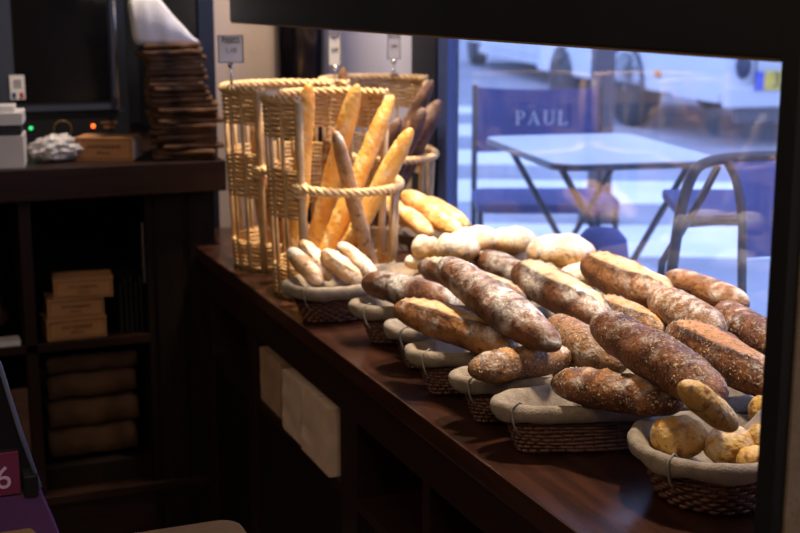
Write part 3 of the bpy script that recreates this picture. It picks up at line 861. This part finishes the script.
GY = 'golden flat loaves by the window'
for lab, e_, zs, r, sd in (('golden flat loaf leaning furthest left in the dark basket', (384, 199, 414, 226), (1.075, 1.02), .022, 31),
                           ('golden flat loaf on top at the back of the dark basket', (403, 193, 450, 222), (1.085, 1.035), .024, 32),
                           ('toasted orange flat loaf in the middle of the dark basket', (401, 209, 431, 236), (1.06, 1.01), .020, 33),
                           ('broad golden flat loaf with pale blisters at the front of the dark basket', (416, 205, 460, 234), (1.06, 1.015), .024, 34),
                           ('pale golden flat loaf leaning nearest the window', (424, 199, 468, 228), (1.065, 1.02), .021, 35)):
    seen_loaf('flat_bread', lab, 'bread', GY, e_, zs, r * 1.10, M['cheese'], style='rough' if sd == 34 else 'plain', seed=sd, wide=1.15, toast=.2)

GS = 'small floured baguettes'
for lab, e_, zs, r, sd in (('leftmost small floured baguette in the lined basket', (289, 249, 321, 284), (1.045, .985), .0185, 41),
                           ('second small floured baguette from the left in the lined basket', (301, 241, 330, 280), (1.050, .985), .0180, 42),
                           ('third small floured baguette from the left in the lined basket', (322, 251, 361, 283), (1.040, .985), .0195, 43),
                           ('rightmost small floured baguette in the lined basket', (338, 244, 377, 279), (1.045, .985), .0185, 44)):
    seen_loaf('small_baguette', lab, 'bread', GS, e_, zs, r * 1.12, M['bagpale'], style='split' if sd in (42, 43) else 'plain', seed=sd)

GO = 'small yellow rolls'
def roll(label, px, py, z, rx, ry, seed, m='roll'):
    c = on_z(px, py, z); side = Vector((cos(PH), -sin(PH), 0)); D = c.x * sin(PH) + c.y * cos(PH); hw = rx * D / F; hh = ry * D / F
    return loaf('bread_roll', label, 'bread roll', GO, c - side * hw, c + side * hw, hh, M['roll'], style='spots', seed=seed, p=2.5, bulge=.17, wide=1.1, toast=.1, flatz=.9)
roll('yellow spotted roll at the left of the front basket', 679, 437, .985, 30, 23, 51)
roll('pale roll in the middle of the front basket', 729, 447, .978, 27, 21, 52)
roll('small roll at the right behind the post in the front basket', 762, 440, .985, 18, 18, 53)
roll('roll at the front right edge of the front basket', 757, 462, .97, 22, 16, 54)
roll('upper right roll half hidden by the post', 764, 412, 1.01, 16, 18, 55)
seen_loaf('bread_roll', 'long yellow roll standing up out of the front basket', 'bread roll', GO, (681, 384, 735, 429), (1.118, 1.046), .0195, M['roll'], style='spots', seed=56, p=3., toast=.1)
c = on_z(750, 425, 1.0)
b = MB(); b.prism([(-.024, -.03), (.03, -.03), (.034, .03)], -.0006, .0006, mtx=frame_mtx((0, 0, .012), (cos(PH), -sin(PH), 0), (.05, .2, 1)))
o = b.build('price_card', M['white']); o.location = c; tag(o, 'white card corner stuck between the yellow rolls', 'card')


# baguettes in the tall baskets: foot inside the basket, tip where it leans out
def bag(label, foot, tip, r, m, seed, grp, style='slash', **k):
    return loaf('baguette', label, 'bread', grp, foot, tip, r * 1.22, M[m], style=style, seed=seed, p=6., toast=.35, **k)
GG = 'golden baguettes in the front tall basket'
def foot(P, dx, dy, z=.925): return (P[0] + dx, P[1] + dy, z)
bag('golden baguette standing upright behind the basket post', foot(PB, -.095, .02), on_y(309, 83, 2.86), .0185, 'baguette', 61, GG)
bag('golden baguette leaning right, second of the upright ones', foot(PB, -.045, .06), on_y(358, 84, 2.86), .0200, 'baguette', 62, GG)
bag('golden baguette leaning furthest out, tip level with the rim', foot(PB, -.06, -.025), on_y(393, 95, 2.84), .0185, 'baguette', 63, GG)
bag('golden baguette with broad tip leaning over the rope rim', foot(PB, -.03, -.05), on_y(412, 128, 2.72), .0185, 'baguette', 64, GG)
bag('thin pale floured baguette at the front of the basket', foot(PB, .075, -.085, .915), on_y(335, 131, 2.69), .0155, 'bagpale', 65, GG, style='plain')
bag('short baguette stub standing in the middle of the basket', foot(PB, .01, .10), on_y(330, 126, 2.92), .0150, 'grain', 66, GG)
GD = 'dark baguettes in the tall basket near the window'
bag('dark baguette with tip above the others at the basket edge', foot(PC, -.06, .06), on_y(433, 80, 3.27), .0185, 'bagdark', 71, GD)
bag('longest grey brown baguette leaning right over the rope rim', foot(PC, -.01, .01), on_y(440, 100, 3.21), .0225, 'bagdark', 72, GD)
bag('dark baguette with reddish end, foremost in the basket', foot(PC, -.06, -.055), on_y(424, 108, 3.17), .0210, 'bagdark', 73, GD)
bag('dark baguette hidden deep in the basket', foot(PC, -.085, .0), on_y(400, 118, 3.26), .0190, 'bagdark', 74, GD)
bag('small baguette tip rising above the far rim', foot(PC, -.08, .08), on_y(343, 67, 3.36), .0170, 'grain', 75, GD)
GA = 'loaves in the far left tall basket'
bag('brown loaf standing in the far left tall basket', foot(PA, .02, -.02), on_y(268, 176, 3.14), .040, 'batard_brown', 81, GA, style='plain')
bag('pale baguette at the back of the far left tall basket', foot(PA, -.03, .07), on_y(258, 120, 3.22), .020, 'bagpale', 82, GA)


# ------------------------------------------------------------------ price tags on wire clips
def price_tag(label, foot_p, top_z, cpos, w_, h_, rz, txt):
    t = thing('price_tag', label, 'price tag', foot_p, rz, 'price tags on wire clips')
    dz = cpos[2] - h_ / 2 - foot_p[2]
    b = MB(); b.tube([(0, 0, 0), (0, 0, dz + .006)], .0022, 8); b.lathe([(.006, dz - .012), (.008, dz - .006), (.006, dz)], 12)
    b.tube([(-.012, 0, 0), (0, 0, .022), (.012, 0, 0)], .002, 6)
    b.build('wire_clip', M['chrome'], t, smooth=True)
    b = MB(); b.box((-w_ / 2, -.003, dz), (w_ / 2, .0, dz + h_)); cd = b.build('card', M['white'], t, bevel=.0008)
    b = MB(); f_ = .0022
    b.box((-w_ / 2, -.0045, dz), (w_ / 2, -.003, dz + f_)); b.box((-w_ / 2, -.0045, dz + h_ - f_), (w_ / 2, -.003, dz + h_)); b.box((-w_ / 2, -.0045, dz), (-w_ / 2 + f_, -.003, dz + h_)); b.box((w_ / 2 - f_, -.0045, dz), (w_ / 2, -.003, dz + h_))
    b.build('card_frame', M['inkgrey'], t)
    if txt:
        for i, (s, sz, fz) in enumerate(txt):
            text(s, sz, M['ink'], cd, frame_mtx((0, -.0036, dz + h_ * fz), (1, 0, 0)), .0003)
    return t


a = radians(320)
pa = tbA.matrix_basis @ Vector((RB(HT) * sin(a), -RB(HT) * cos(a), HT + .004))
c = on_y(230.5, 49, pa.y)
price_tag('square white price tag clipped to the far left tall basket', (c.x, pa.y, pa.z), 0, (c.x, pa.y, c.z), .062, .066, radians(-6), [('Baguette', .012, .88), ('Tradition', .012, .76), ('1,10', .016, .45)])
c = on_y(335, 49, 3.235)
price_tag('narrow white price tag in front of the column', (c.x, 3.235, 1.358), 0, (c.x, 3.235, c.z), .034, .085, radians(-25), [('Pain', .009, .85), ('2,20', .010, .5)])
c = on_y(394, 46, 3.43)
price_tag('white price tag hanging before the pale wall panel near the window', (c.x, 3.43, 1.358), 0, (c.x, 3.43, c.z), .038, .075, radians(-25), [('Pain noir', .008, .85), ('2,60', .011, .5)])

# ------------------------------------------------------------------ things at the lower left, near the camera
dc = thing('refrigerated_case', 'dark glass case with purple base at the lower left corner', 'display case', (0, 0, 0))
def slab(name, pts, y0, y1, m, parent):
    n = len(pts); b = MB(); vs = [(x, y0, z) for x, z in pts] + [(x, y1, z) for x, z in pts]
    b.add(vs, [tuple(range(n)), tuple(range(2 * n - 1, n - 1, -1))] + [(i, (i + 1) % n, n + (i + 1) % n, n + i) for i in range(n)]); return b.build(name, m, parent)
slab('glass_front', [(-.6, .899), (.1745, .899), (.152, .994), (.131, 1.090), (.10, 1.15), (-.6, 1.15)], 1.90, 1.78, M['caseglass'], dc)
slab('purple_base', [(-.6, .80), (.206, .80), (.1735, .899), (-.6, .899)], 1.91, 1.77, M['purple'], dc)
b = MB(); b.tube([(.1745, 1.775, .905), (.152, 1.775, .994), (.131, 1.775, 1.090), (.10, 1.775, 1.15)], .0035, 8); b.build('edge_strip', M['bluecase'], dc, smooth=True)
bx('corner_bracket', (.152, 1.765, .895), (.172, 1.80, .928), M['black'], dc, .003)
cd = bx('picture_card', (-.05, 1.771, .902), (.148, 1.778, .962), M['magenta'], dc)
text('6', .046, M['pinkink'], cd, frame_mtx((.126, 1.7705, .926), (1, 0, 0)), .0004)
bx('base_panel', (-.6, 1.80, 0), (.10, 1.90, .80), M['wood_dark'], dc)
o = thing('wooden_shelf_edge', 'light wooden ledge along the bottom of the purple case', 'ledge', (0, 0, 0))
b = MB(); b.prism([(-.6, 1.60), (.145, 1.60), (.162, 1.63), (.150, 1.675), (-.6, 1.69)], .865, .889); b.build('board', M['lightwood'], o, bevel=.003)
bx('bracket', (-.5, 1.62, 0), (-.46, 1.67, .865), M['wood_dark'], o); bx('bracket', (.02, 1.62, 0), (.06, 1.67, .865), M['wood_dark'], o)

st = thing('wooden_stool', 'light wooden stool whose rounded corner shows at the bottom edge', 'stool', (0, 0, 0))
b = MB(); b.prism(rounded(.36, .30, .035, 6, .315, 1.780), .725, .75); b.build('seat', M['lightwood'], st, bevel=.004)
for x in (.165, .465):
    for y in (1.66, 1.90):
        if x < .2 and y > 1.7: y = 1.69
        b = MB(); b.tube([(x, y, 0), (x, y, .725)], .014, 10); b.build('leg', M['lightwood'], st, smooth=True)

# ------------------------------------------------------------------ the street
GZ = .38
tag(bx('street', (WX + .10, -8, GZ - .4), (40, 40, GZ - .001), M['road']), kind='structure')
pv = MB(); pv.box((WX + .10, -8, GZ - .001), (3.2, 30, GZ + .004)); tag(pv.build('pavement', M['pavement']), kind='structure')
FWD = Vector((sin(PH), cos(PH), 0)); RT = Vector((cos(PH), -sin(PH), 0))
def fwd_pt(D, r, z): v = FWD * D + RT * r; return Vector((v.x, v.y, z))
xs = thing('pedestrian_crossing', 'white painted stripes of a pedestrian crossing on the road', 'road marking')
for (D0, D1, sk) in ((6.15, 7.0, 0), (7.75, 8.7, 0), (9.5, 10.4, 0), (11.5, 12.5, 0), (13.7, 14.6, 0)):
    rr_ = 5.5 if D0 < 8 else (1.55 if D0 > 9 else 2.2); sk = .55 * (rr_ + 1.5) / 7
    P = [fwd_pt(D0, -1.5, GZ), fwd_pt(D0 - sk, rr_, GZ), fwd_pt(D1 - sk, rr_, GZ), fwd_pt(D1, -1.5, GZ)]
    b = MB(); b.prism([(p.x, p.y) for p in P], GZ - .0005, GZ + .006); b.build('stripe', M['stripe'], xs)

# bistro table
tb = thing('bistro_table', 'pale topped folding table outside the window', 'table', (2.150, 3.615, GZ), radians(-10))
b = MB(); b.prism(rounded(.54, .80, .07, 8), .703, .720); b.build('table_edge', M['tableedge'], tb)
b = MB(); b.prism(rounded(.532, .792, .067, 8), .720, .724); b.build('tabletop', M['tabletop'], tb)
for sy in (-.26, .26):
    for s in (-1, 1):
        b = MB(); b.tube([(s * .21, sy, .70), (-s * .20, sy, 0)], .011, 8); b.build('leg', M['tableedge'], tb, smooth=True)
b = MB(); b.tube([(0, -.26, .35), (0, .26, .35)], .009, 8); b.build('crossbar', M['tableedge'], tb, smooth=True)

# serif capitals for the chair back, cut as flat appliqué
def letters(m, parent, mtx, H, word='PAUL'):
    b = MB()
    def q(u, pts): b.prism([((u + x) * H, y * H) for x, y in pts], -.0008, .0012, mtx=mtx)
    def rect(u, x0, y0, x1, y1): q(u, [(x0, y0), (x1, y0), (x1, y1), (x0, y1)])
    def arc(u, cx, cy, rx, ry, t0, t1, a0, a1, n=10):
        for i in range(n):
            A0 = radians(a0 + (a1 - a0) * i / n); A1 = radians(a0 + (a1 - a0) * (i + 1) / n)
            q(u, [(cx + rx * cos(A0), cy + ry * sin(A0)), (cx + rx * cos(A1), cy + ry * sin(A1)), (cx + (rx - t0) * cos(A1), cy + (ry - t1) * sin(A1)), (cx + (rx - t0) * cos(A0), cy + (ry - t1) * sin(A0))])
    u = 0.  # P
    rect(u, .10, 0, .24, 1); rect(u, 0, 0, .36, .06); rect(u, 0, .94, .3, 1); rect(u, .2, .94, .36, 1); rect(u, .2, .44, .36, .50); arc(u, .36, .72, .30, .28, .13, .06, -90, 90)
    u = .86  # A
    q(u, [(.10, 0), (.17, 0), (.46, .92), (.42, 1)]); q(u, [(.42, 1), (.48, 1), (.86, 0), (.70, 0), (.40, .88)]); rect(u, .22, .30, .66, .36); rect(u, 0, 0, .28, .05); rect(u, .58, 0, .98, .05)
    u = 1.98  # U
    rect(u, .10, .3, .24, 1); rect(u, .68, .3, .75, 1); rect(u, 0, .95, .34, 1); rect(u, .56, .95, .87, 1); arc(u, .425, .32, .325, .34, .10, .09, 180, 360, 14)
    u = 3.02  # L
    rect(u, .10, 0, .24, 1); rect(u, 0, 0, .66, .06); rect(u, 0, .94, .36, 1); q(u, [(.60, 0), (.68, 0), (.72, .26), (.66, .26)])
    return b.build('lettering', m, parent)


# canvas chair facing the window beyond the table
A0 = Vector((2.131, 4.488, 0)); A1 = Vector((2.581, 4.306, 0)); wv = (A1 - A0); wl = wv.length; ang = atan2(wv.y, wv.x)
M['letter'] = mat('pale_lettering', (.62, .64, .72), .8)
ch = thing('canvas_chair', 'navy canvas chair with white capitals on its back, beyond the table', 'chair', (*((A0 + A1) / 2)[:2], GZ), ang, 'navy canvas chairs outside')
b = MB(); n = 12
vs = []
for i in range(n + 1):
    u = i / n; x = (u - .5) * wl * 1.0; sag = -.012 * (1 - (2 * u - 1) ** 2); y = -.0 + .03 * (1 - (2 * u - 1) ** 2)
    for (yy, zz_) in ((y, .612), (y, .862 + sag), (y + .004, .862 + sag), (y + .004, .612)): vs.append((x, yy, zz_))
fs = [(0, 1, 2, 3), (n * 4 + 3, n * 4 + 2, n * 4 + 1, n * 4)]
for i in range(n):
    for q in range(4): fs.append((i * 4 + q, i * 4 + (q + 1) % 4, i * 4 + 4 + (q + 1) % 4, i * 4 + 4 + q))
b.add(vs, fs); bk = b.build('backrest', M['navy'], ch)
letters(M['letter'], bk, frame_mtx((-.085, .022, .716), (1, 0, 0)), .054)
for s in (-1, 1):
    b = MB(); x = s * wl / 2; b.tube([(x, .0, .87), (x, -.005, .55), (x, -.02, 0)], .011, 8); b.build('rear_leg', M['chairframe'], ch, smooth=True)
    b = MB(); b.tube([(x, -.41, 0), (x, -.40, .44), (x, -.005, .46)], .011, 8); b.build('front_leg', M['chairframe'], ch, smooth=True)
b = MB(); b.prism(rounded(wl + .02, .42, .06, 6, 0, -.21), .44, .475); b.build('seat', M['navy'], ch, bevel=.012)

# second chair, close to the glass at the right
c2 = thing('canvas_chair', 'dark framed navy canvas chair close to the glass at the right', 'chair', (0, 0, GZ), 0, 'navy canvas chairs outside')
def Q(px, py, D):
    d = sight(px, py); k = D / (d.x * sin(PH) + d.y * cos(PH)); return Vector((d.x * k, d.y * k, CAMZ + d.z * k - GZ))
fr = [Q(668, 300, 2.80), Q(676, 240, 2.80), Q(682, 205, 2.80), Q(692, 176, 2.80), Q(703, 164, 2.81), Q(730, 158, 2.84), Q(785, 155, 2.90)]
def smooth_path(P, k=6):
    out_ = []
    for i in range(len(P) - 1):
        p0 = P[max(0, i - 1)]; p1 = P[i]; p2 = P[i + 1]; p3 = P[min(len(P) - 1, i + 2)]
        for j in range(k):
            t_ = j / k; out_.append(.5 * ((2 * p1) + (p2 - p0) * t_ + (2 * p0 - 5 * p1 + 4 * p2 - p3) * t_ * t_ + (3 * p1 - p0 - 3 * p2 + p3) * t_ ** 3))
    out_.append(P[-1]); return out_
fl_ = fr[0].copy(); fl_.z = 0
b = MB(); b.tube([fl_] + smooth_path(fr), .0125, 8); b.build('arm_frame', M['chairframe'], c2, smooth=True)
g0 = Q(662, 262, 2.9); g0b = Q(676, 240, 2.80)
b = MB(); b.tube([Vector((g0.x - .01, g0.y, .32)), g0, g0b, Q(703, 195, 2.86), Q(718, 166, 2.86)], .009, 8); b.build('brace', M['chairframe'], c2, smooth=True)
lp = [Q(728, 163, 2.80), Q(736, 180, 2.78), Q(742, 215, 2.76), Q(742, 258, 2.76), Q(742, 310, 2.76)]; foot_ = lp[-1].copy(); foot_.z = 0
b = MB(); b.tube(smooth_path(lp) + [foot_], .010, 8); b.build('leg', M['chairframe'], c2, smooth=True)
lp2 = [p + RT * .42 + FWD * .02 for p in smooth_path(lp)]; f2 = lp2[-1].copy(); f2.z = 0
b = MB(); b.tube(lp2 + [f2], .010, 8); b.build('leg', M['chairframe'], c2, smooth=True)
def sheet(name, rows, th, m, parent):
    """cloth between two paths given as lists of points, with thickness"""
    b = MB(); n0 = len(rows[0]); vs = []
    for dd in (0, th):
        for r_ in rows:
            for p in r_: vs.append(p + FWD * dd)
    S = n0 * len(rows); fs = []
    for i in range(len(rows) - 1):
        for j in range(n0 - 1):
            a = i * n0 + j; q = (a, a + 1, a + n0 + 1, a + n0); fs.append(q); fs.append(tuple(S + x for x in reversed(q)))
    ring = list(range(n0)) + [i * n0 + n0 - 1 for i in range(1, len(rows))] + [(len(rows) - 1) * n0 + j for j in range(n0 - 2, -1, -1)] + [i * n0 for i in range(len(rows) - 2, 0, -1)]
    for k, a in enumerate(ring):
        c_ = ring[(k + 1) % len(ring)]; fs.append((a, S + a, S + c_, c_))
    b.add(vs, fs); return b.build(name, m, parent, smooth=False)
lpp = smooth_path(lp[:4], 4)
rows = [[p + (RT * .42 + FWD * .02) * u + FWD * (.03 * sin(pi * u)) for p in lpp] for u in [i / 8 for i in range(9)]]
sheet('backrest', rows, .005, M['navy'], c2)
sr0 = [Q(684, 225, 2.84), Q(736, 222, 2.80)]; 
rows = [[a_ + FWD * (.05 * k) for a_ in [Q(688, 190, 2.88) + (Q(742, 192, 2.88) - Q(688, 190, 2.88)) * t_ for t_ in (0, .5, 1)]] for k in range(2)]
b = MB(); s0 = Q(684, 224, 2.84); s1 = Q(742, 220, 2.84); 
b.tube([s0, s1], .009, 8); b.build('seat_rail', M['chairframe'], c2, smooth=True)
seat = MB(); P_ = [s0, s0 + FWD * .40 + RT * .03, s1 + FWD * .40 + RT * .40, s1 + RT * .40]
seat.prism([(p.x, p.y) for p in P_], s0.z - .005, s0.z + .02); seat.build('seat', M['navy'], c2, bevel=.006)

# round navy stool below the table
b = MB(); 
sc_ = Q(602, 240, 3.50)
rs = thing('round_stool', 'round navy upholstered stool below the table', 'stool', (sc_.x, sc_.y, GZ), 0)
b.lathe([(.0001, .0), (.05, -.004)][:1] + [(.050, .43), (.068, .46), (.074, .50), (.068, .545), (.045, .572), (.0001, .58)], 32); b.build('cushion', M['navy'], rs, smooth=True)
b = MB(); b.lathe([(.07, 0), (.07, .012), (.014, .02), (.014, .44)], 20); b.build('pedestal', M['chairframe'], rs)

# street pole
b = MB(); b.lathe([(.11, 0), (.11, .12), (.066, .16), (.058, 3.5), (.0001, 3.52)], 24); pp = fwd_pt(6.9, (601 - 400) / F * 6.9 * 1.0, GZ)
o = b.build('street_pole', M['pole'], None, smooth=False); o.location = (pp.x, pp.y, GZ)
for p in o.data.polygons: p.use_smooth = True
tag(o, 'dark brown street pole rising between the two parked vehicles', 'pole')


# vehicles
def wheel(parent, c, r, w_, axis):
    t = Matrix.Translation(c) @ axis
    b = MB(); b.lathe([(r * .6, -w_ / 2), (r * .93, -w_ / 2), (r, -w_ / 3), (r, w_ / 3), (r * .93, w_ / 2), (r * .6, w_ / 2)], 36, mtx=t); o = b.build('tyre', M['tyre'], parent, smooth=True)
    b = MB(); b.lathe([(r * .62, -w_ / 2.3), (r * .55, -w_ / 2.2), (r * .3, -w_ / 2.6), (r * .12, -w_ / 2.0), (.0001, -w_ / 2.0)], 30, mtx=t); b.lathe([(.0001, w_ / 2.2), (r * .55, w_ / 2.2), (r * .62, w_ / 2.3)], 30, mtx=t); b.build('hub', M['hub'], o, smooth=True)
AX = Matrix.Rotation(pi / 2, 4, 'Y')
# van: local y forward (away from us), x to its right; rear left corner at origin
vd = Vector((6.58, 10.60, 0)) - Vector((6.329, 8.655, 0)); va = atan2(vd.y, vd.x) - pi / 2
vn = thing('white_van', 'white van parked right of the street pole showing its rear with yellow plate', 'van', (6.31, 8.62, GZ), va, 'parked white vehicles')
b = MB(); b.prism([(0, .35), (0, 1.0), (.06, 2.2), (2.6, 2.25), (3.2, 1.9), (3.7, 1.25), (4.2, 1.05), (4.3, .40), (.1, .35)], 0, 1.9, mtx=Matrix(((0, 0, 1, 0), (1, 0, 0, 0), (0, 1, 0, 0), (0, 0, 0, 1))))
b.build('body', M['vanwhite'], vn, bevel=.04)
for x in (.02, 1.70):
    for y in (1.93, 3.55): wheel(vn, Vector((x + .09, y, .36)), .36, .22, AX)
b = MB(); b.tube([(-.004, 1.93 + .41 * cos(pi * q / 20), .36 + .41 * sin(pi * q / 20)) for q in range(21)], .03, 8); tag(b.build('wheel_arch', M['vangrey'], vn), 'dark wheel arch')
bx('sill_strip', (-.02, .1, .36), (.0, .9, .43), M['vanwhite'], vn)
bx('bumper', (-.03, -.08, .33), (1.93, .02, .50), M['vanwhite'], vn, .02)
bx('bumper', (.06, -.05, .20), (1.85, .01, .33), M['vangrey'], vn, .02)
b = MB(); b.lathe([(.0001, -.04), (.055, -.03), (.07, 0)], 20, mtx=Matrix.Translation((.14, -.0, .66)) @ Matrix.Rotation(pi / 2, 4, 'X') @ Matrix.Diagonal((1, -1.6, -1, 1))); b.build('tail_lamp', M['lamp'], vn, smooth=True)
b = MB(); b.box((.24, -.012, .52), (.255, .004, 2.1)); b.build('door_seam', M['vangrey'], vn)
pl = bx('number_plate', (.27, -.10, .47), (.79, -.085, .62), M['plateyellow'], vn)
bx('plate_band', (.20, -.102, .47), (.27, -.085, .62), M['plateblue'], pl)
text('33', .16, M['ink'], pl, frame_mtx((.42, -.103, .545), (1, 0, 0)), .002)
bx('side_reflector', (-.03, 1.18, .50), (-.0, 1.26, .56), M['orange'], vn)
bx('rear_window', (.3, -.004, 1.2), (1.6, .01, 1.9), M['glassdark'], vn)

ld = Vector((10.3, 22.8, 0)) - Vector((8.10, 13.98, 0)); la = atan2(ld.y, ld.x) - pi / 2
lo_ = thing('white_lorry', 'white box lorry parked further off left of the street pole', 'lorry', (8.10, 13.98, GZ), la, 'parked white vehicles')
bx('cargo_box', (.02, .0, .36), (2.0, 6.4, 3.2), M['vanwhite'], lo_, .03)
bx('shade_dark_doors', (.05, -.03, .40), (1.97, 0, 3.15), M['vangrey'], lo_, .01)  # dark tone stands for the shadowed gap beside the cargo box
bx('side_rail', (-.01, .0, .27), (.05, 6.4, .36), M['vanwhite'], lo_)
bx('chassis', (.3, .2, .30), (1.7, 8.2, .48), M['vangrey'], lo_)
b = MB(); b.prism([(6.6, .4), (6.6, 2.4), (7.8, 2.4), (8.5, 1.4), (8.6, .4)], .05, 1.95, mtx=Matrix(((0, 0, 1, 0), (1, 0, 0, 0), (0, 1, 0, 0), (0, 0, 0, 1)))); b.build('cab', M['vanwhite'], lo_, bevel=.05)
for x in (.18, 1.82):
    for y in (1.6, 7.4): wheel(lo_, Vector((x, y, .38)), .38, .24, AX)

# facade across the street, out of the photograph's direct view but closing the street
fc = MB(); fc.box((24, -10, GZ), (26, 40, 14))
fo = tag(fc.build('facade', M['facade']), kind='structure')

# ------------------------------------------------------------------ light
W = bpy.data.worlds.new('world'); bpy.context.scene.world = W; W.use_nodes = True
bg = W.node_tree.nodes['Background']; bg.inputs['Color'].default_value = (.38, .52, 1.0, 1); bg.inputs['Strength'].default_value = 2.8


def area(name, loc, rot, sx, sy, energy, col):
    l = bpy.data.lights.new(name, 'AREA'); l.shape = 'RECTANGLE'; l.size = sx; l.size_y = sy; l.energy = energy; l.color = col
    o = bpy.data.objects.new(name, l); C.objects.link(o); o.location = loc; o.rotation_euler = rot; return o


def spot(name, loc, tgt, energy, col, ang_, blend=.6, rad=.04):
    l = bpy.data.lights.new(name, 'SPOT'); l.energy = energy; l.color = col; l.spot_size = radians(ang_); l.spot_blend = blend; l.shadow_soft_size = rad
    o = bpy.data.objects.new(name, l); C.objects.link(o); o.location = loc
    d = Vector(tgt) - Vector(loc); o.rotation_euler = d.to_track_quat('-Z', 'Y').to_euler(); return o


WARM = (1.0, .72, .42)
spot('ceiling_spot', (1.26, 1.60, 2.7), (1.12, 1.7, .95), 165, (1., .87, .70), 55, rad=.08)
spot('ceiling_spot', (1.26, 2.30, 2.7), (1.15, 2.3, .95), 165, (1., .87, .70), 52, rad=.10)
spot('ceiling_spot', (1.26, 3.0, 2.7), (1.08, 2.95, .95), 330, (1., .80, .54), 42, rad=.08)
spot('wall_washer', (.98, 3.35, 2.72), (1.0, 3.75, 1.55), 110, (1., .80, .66), 70, rad=.08)
area('shop_fill_light', (-1.0, 1.6, 2.6), (0, radians(-35), 0), 1.2, 1.6, 14, (1., .76, .55))
area('shop_fill_light', (.1, -.7, 2.72), (radians(15), 0, 0), .8, .8, 17, (1., .80, .62))  # unseen light added behind the camera to brighten end panel and hood

sc = bpy.context.scene
sc.view_settings.view_transform = 'Standard'; sc.view_settings.look = 'None'; sc.view_settings.gamma = 1; sc.view_settings.exposure = 0
sc.view_settings.use_curve_mapping = False
sc.cycles.use_denoising = True
sc.cycles.max_bounces = 8; sc.cycles.transparent_max_bounces = 16
sc.cycles.sample_clamp_indirect = 6
